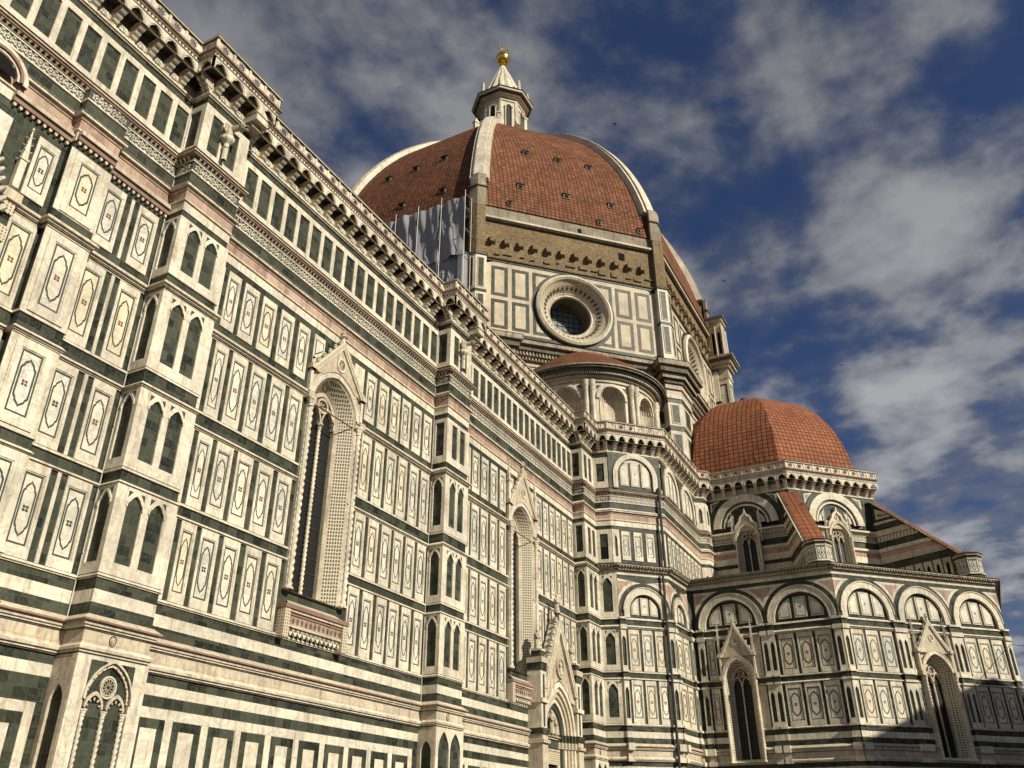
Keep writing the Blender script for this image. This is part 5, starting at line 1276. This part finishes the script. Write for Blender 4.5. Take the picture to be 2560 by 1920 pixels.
# five niches with coupled columns between
step = math.pi*RE/5; 
for k in range(5):
    u0 = -math.pi*RE/2+k*step; u1 = u0+step; c = (u0+u1)/2; hw = 1.12; N = 14
    zc = 33.05
    arc = [(c-hw*math.cos(math.pi*i/N), zc+hw*math.sin(math.pi*i/N)) for i in range(N+1)]
    m.plate(fc, u0, u1, 29.5, 34.5, [(arc, 29.6)], -.15, 0, 'white', side=False)
    # strips are finely enough divided: side fields
    m.ring(fc, [(c+(u_-c)*1.2, zc+(z-zc)*1.2) for u_, z in arc], arc, 0, .10, 'white', closed=False)
    # niche hollow
    cc_ = ep(math.degrees(c/RE), RE, 0); a_ = ea+c/RE; n_ = Vector((math.cos(a_), math.sin(a_), 0)); t_ = Vector((-n_.y, n_.x, 0))
    M_ = 12
    for i in range(M_):
        t0, t1 = math.pi*i/M_, math.pi*(i+1)/M_
        q0 = lambda t, z: cc_-t_*(hw*math.cos(t))-n_*(.05+hw*.85*math.sin(t))+Vector((0, 0, z))
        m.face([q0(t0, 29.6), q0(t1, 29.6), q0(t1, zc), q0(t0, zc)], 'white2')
        for j in range(8):      # shell head
            p0, p1 = math.pi/2*j/8, math.pi/2*(j+1)/8
            sh = lambda t, p: cc_-t_*(hw*math.cos(t)*math.cos(p))-n_*(.05+hw*.85*math.sin(t)*math.cos(p))+Vector((0, 0, zc+hw*math.sin(p)))
            m.face([sh(t0, p0), sh(t1, p0), sh(t1, p1), sh(t0, p1)], 'white2')
    for i in range(13):
        t = math.pi*(i+.5)/13; Pp = [cc_-t_*(hw*.98*math.cos(t)*math.cos(p))-n_*(.05+hw*.82*math.sin(t)*math.cos(p))+Vector((0, 0, zc+hw*.98*math.sin(p))) for p in (.1, .5, .9, 1.3)]
        for a, b in zip(Pp, Pp[1:]): m.tube(a, b, .035, .03, 'white', 4)
    for s in (-1, 1):
        m.prism(fc, [(c+s*1.28, 34.2), (c+s*1.28, 33.85), (c+s*.95, 34.2)] if s < 0 else [(c+.95, 34.2), (c+1.28, 33.85), (c+1.28, 34.2)], .0, .02, 'green')
    m.face([fc.p(c-hw, 29.6, 0), fc.p(c+hw, 29.6, 0), cc_+t_*hw-n_*1.1+Vector((0, 0, 29.6)), cc_-t_*hw-n_*1.1+Vector((0, 0, 29.6))], 'white2')
ex = m.build('exedra', cath); ex['label'] = 'half-round chapel with shell niches below the round window'
for k in range(6):
    for s in (-.25, .25):
        u_ = -math.pi*RE/2+k*step+s
        if abs(u_) > math.pi*RE/2: continue
        m = MB(); P = fc.p(u_, 29.5, .24)
        m.lathe(P, [(.24, 0), (.26, .12), (.2, .25), (.19, 2.5), (.165, 4.1), (.2, 4.15), (.17, 4.3), (.27, 4.65), (.22, 4.7), (.28, 4.95), (.28, 5.0)], 'white', 12); m.build('column', ex)
m = MB(); N = 36; prof = [(RE+1.0, 35.76), (5.4, 37.3), (3.6, 38.7), (1.9, 39.8), (.5, 40.5), (0, 40.6)]
m.lathe((EC.x, EC.y, 0), prof, 'tile', 36, ea-math.pi/2, ea+math.pi/2, smooth=False, uvs=True); m.build('tiled_roof', ex)
# ================================================================== gallery pavilion on the far corner
K = Vector((opath[3][0], opath[3][1], 0)); nK = (K-DC).normalized(); B0 = K+nK*1.0
m = MB(); bp = [(B0.x+.85*a, B0.y+.85*b) for a, b in ((-1, 1), (-1, -1), (1, -1), (1, 1))]
sweep(bp, [(40.0, 41.0, .2, 'white2'), (41.0, 48.3, 0, 'white'), (48.3, 48.6, .12, 'white2'), (48.6, 49.5, .05, 'carved'), (49.5, 49.9, .3, 'white2'), (49.9, 50.3, .6, 'white2'), (50.3, 50.6, .8, 'dark'), (50.6, 50.85, .95, 'weathered'), (50.85, 55.9, -.08, 'white2'), (55.9, 56.3, .12, 'white2'), (56.3, 56.6, .3, 'dark')], lambda i: m, closed=True)
for i in range(2):
    f = Frame(bp[i], bp[i+1])
    m.rrect(f, .3, 1.4, 42.0, 47.6, .18, 0, .03, 'green')
    for a in (.35, 1.05): m.prism(f, list(reversed([(a, 51.6)]+arch_round(a+.17, .17, 54.3, 6)+[(a+.34, 51.6)])), -.08, -.07, 'void')
    for a in (.08, .85, 1.62): m.tube(f.p(a, 51.2, .02), f.p(a, 55.3, .02), .09, .08, 'white', 7)
m.face([(x, y, 56.6) for x, y in bp], 'dark'); go = m.build('corner_pavilion', cath); go['label'] = 'marble gallery block at the far right corner of the drum'
# ================================================================== nave (high wall behind the aisle, hidden but real)
m = MB(); m.box(Frame((0, 9.5), (60, 9.5)), 0, 55, 20, 30.0, -8, 0, 'white2', back=True); m.face([(0, 0.2, 28.3), (56, .2, 28.3), (56, 9.6, 29.6), (0, 9.6, 29.6)], 'weathered'); m.build('nave_wall', cath)
# ================================================================== scaffold cover on the west face
sc = empty('scaffold_cover', (54.0, 14.0, 28)); tag(sc, 'grey tarpaulin sheets on scaffolding against the drum, left of the raw brick corner', 'scaffold')
def place(o): o.parent = sc; o.matrix_parent_inverse = Matrix.Translation(-sc.location)
fW = Frame(opath[0], opath[1])
def sheet(u0, u1, z0f, z1f, d, seed):
    m = MB(); nu, nv = 34, 34; g = {}
    rnd = random.Random(seed); ph = [rnd.random()*6 for _ in range(6)]
    for i in range(nu+1):
        for j in range(nv+1):
            a, b = i/nu, j/nv; u_ = u0+(u1-u0)*a; z = z0f(u_)+(z1f(u_)-z0f(u_))*b
            sag = .16*math.sin(a*math.pi)*math.sin(7*b+3*a+ph[0])+.10*math.sin(13*b-5*a+ph[1])*math.sin(a*math.pi)+.10*math.sin(9*a+ph[2]+2*b)+.05*math.sin(21*a+6*b+ph[3])
            g[i, j] = fW.p(u_, z, d+sag)
    for i in range(nu):
        for j in range(nv): m.face([g[i, j], g[i+1, j], g[i+1, j+1], g[i, j+1]], 'tarp', smooth=True)
    o = m.build('tarpaulin', None); place(o)
L = fW.L
top = lambda u_: 55.5
for k, (a, b) in enumerate(((L-3.3, L-.45), (L-6.2, L-3.25), (L-9.1, L-6.15), (L-11.0, L-9.05))):
    sheet(a, b, lambda u_: 48.8, top, 1.6+.05*k, k)
for k, (a, b) in enumerate(((L-3.2, L-1.1), (L-6.2, L-3.15), (L-9.2, L-6.1))):
    sheet(a, b, lambda u_: 40.5, lambda u_: 48.9, 1.5+.03*k, 9+k)
m = MB()
for k in range(6):
    x = L-.3-k*2.6
    m.tube(fW.p(x, 40, 1.9), fW.p(x, 56.0, 1.9), .035, .035, 'steel', 6); m.tube(fW.p(x, 40, .7), fW.p(x, 55.9, .7), .035, .035, 'steel', 6)
for z in (42.5, 45, 48.9, 51.5, 54, 55.6): m.tube(fW.p(L-14, z, 1.42), fW.p(L-.2, z, 1.42), .05, .05, 'steel', 6); m.tube(fW.p(L-.3, z, 1.9), fW.p(L-.3, z, .1), .05, .05, 'steel', 6)
o = m.build('scaffold_frame', None); place(o)
m = MB(); m.box(fW, L-1.05, L-.6, 41, 49.3, .3, 1.6, 'tarp', back=True); o = m.build('side_screen', None); place(o)
# ================================================================== ground, opposite house, birds, wire
m = MB(); m.face([(-900, -900, 0), (900, -900, 0), (900, 900, 0), (-900, 900, 0)], 'ground'); m.build('ground', None, 'structure')
# shadow outline seen on the south-west chapel face -> ridge line of the house across the square
SH = [(-3.5, 5.9), (.46, 7.28), (3.98, 8.66), (4.7, 9.14), (5.48, 9.10), (8.18, 10.3), (11.63, 11.51), (13.93, 10.63), (17, 9.6)]
pts = []
for a, z in SH:
    P = Fs.p(a, z, 0); t = (P.y+50)/(-sd.y); Q = P+sd*t; pts.append((Q.x, Q.z))
hs = empty('house', (pts[0][0]+8, -55, 0)); tag(hs, 'ochre house with a tiled pitched roof across the square', 'house')
m = MB(); f = Frame((0, -50), (-1, -50))
x0, x1 = pts[0][0], pts[-1][0]
body = [(x, z) for x, z in pts]
for y, rv in ((-50, 0), (-62, 1)):
    poly = [(x0, y, 0)]+[(x, y, z) for x, z in body]+[(x1, y, 0)]
    m.face(poly if rv == 0 else poly[::-1], 'plaster')
m.face([(x0, -50, 0), (x0, -50, body[0][1]), (x0, -62, body[0][1]), (x0, -62, 0)], 'plaster'); m.face([(x1, -50, 0), (x1, -62, 0), (x1, -62, body[-1][1]), (x1, -50, body[-1][1])], 'plaster')
o = m.build('wall', None); o.parent = hs; o.matrix_parent_inverse = Matrix.Translation(-hs.location)
m = MB()
for (a, za), (b, zb) in zip(body, body[1:]): m.face([(a, -49.8, za+.02), (b, -49.8, zb+.02), (b, -62.2, zb+.02), (a, -62.2, za+.02)], 'tileL', [(0, 0), (3, 0), (3, 12), (0, 12)])
o = m.build('roof', None); o.parent = hs; o.matrix_parent_inverse = Matrix.Translation(-hs.location)
m = MB()
for i in range(6):
    for z in (4, 9, 14): m.box(Frame((x0+26, -50), (x0, -50)), 2+i*3.6, 3.3+i*3.6, z, z+2, -.1, .03, 'glass')
o = m.build('window', None); o.parent = hs; o.matrix_parent_inverse = Matrix.Translation(-hs.location)
def pix(u, v, dist):
    d = cf*2128.6+cr*(u-1280)+cu*(960-v); return CAM+d.normalized()*dist
birds = [(1537, 310, 46, 1.0, 20, 'larger dark bird with bent wings right of the dome lantern'), (1714, 446, 70, .7, 70, 'tiny dark bird high in the cloud gap right of the great dome'), (1710, 612, 70, .7, -30, 'tiny dark bird just right of the great dome rib'),
         (1783, 624, 60, .8, 85, 'tiny dark bird flying upright beside the dome edge'), (1810, 702, 60, .9, 10, 'tiny dark bird level with the far corner pavilion'), (999, 219, 80, .7, 40, 'tiny dark bird left of the lantern'),
         (1835, 919, 70, .6, 0, 'tiny dark bird over the small red dome'), (2443, 300, 75, .8, 60, 'tiny dark bird at the upper right in grey cloud'), (2103, 913, 70, .8, 15, 'tiny dark bird in open sky above the spur roof')]
for u_, v_, dist, sc_, rz, lab in birds:
    m = MB()
    m.lathe((0, 0, 0), [(0, -.09), (.018, -.06), (.026, 0), (.018, .05), (0, .085)], 'feather', 7)
    for s in (-1, 1):
        W_ = [(0, .0, .03), (s*.07, .012, .045), (s*.17, -.01, -.03), (s*.08, .006, .0), (0, 0, -.02)]
        top_ = [(x, y+.004, z) for x, y, z in W_]; bot_ = [(x, y-.004, z) for x, y, z in W_]
        m.face(top_ if s > 0 else top_[::-1], 'feather'); m.face(bot_[::-1] if s > 0 else bot_, 'feather')
    m.face([(-.006, 0, -.08), (.006, 0, -.08), (.03, .003, -.14), (-.03, .003, -.14)], 'feather')
    b = m.build('bird'); tag(b, lab, 'bird', 'small dark birds circling in the sky'); b.location = pix(u_, v_, dist); b.scale = (sc_*1.0,)*3
    b.rotation_euler = (R_(60), R_(rz), R_(-60))
m = MB(); A = Fs.p(Fs.L-.05, 13.95, .1); B = pix(2640, 1592, 60); prev = A
for i in range(1, 13):
    t = i/12; P = A.lerp(B, t)+Vector((0, 0, -.25*math.sin(math.pi*t))); m.tube(prev, P, .022, .022, 'iron', 5, caps=False); prev = P
tag(m.build('overhead_wire'), 'thin dark wire stretched from the right corner of the chapel wall', 'wire')
S.cycles.max_bounces = 5; S.cycles.diffuse_bounces = 3
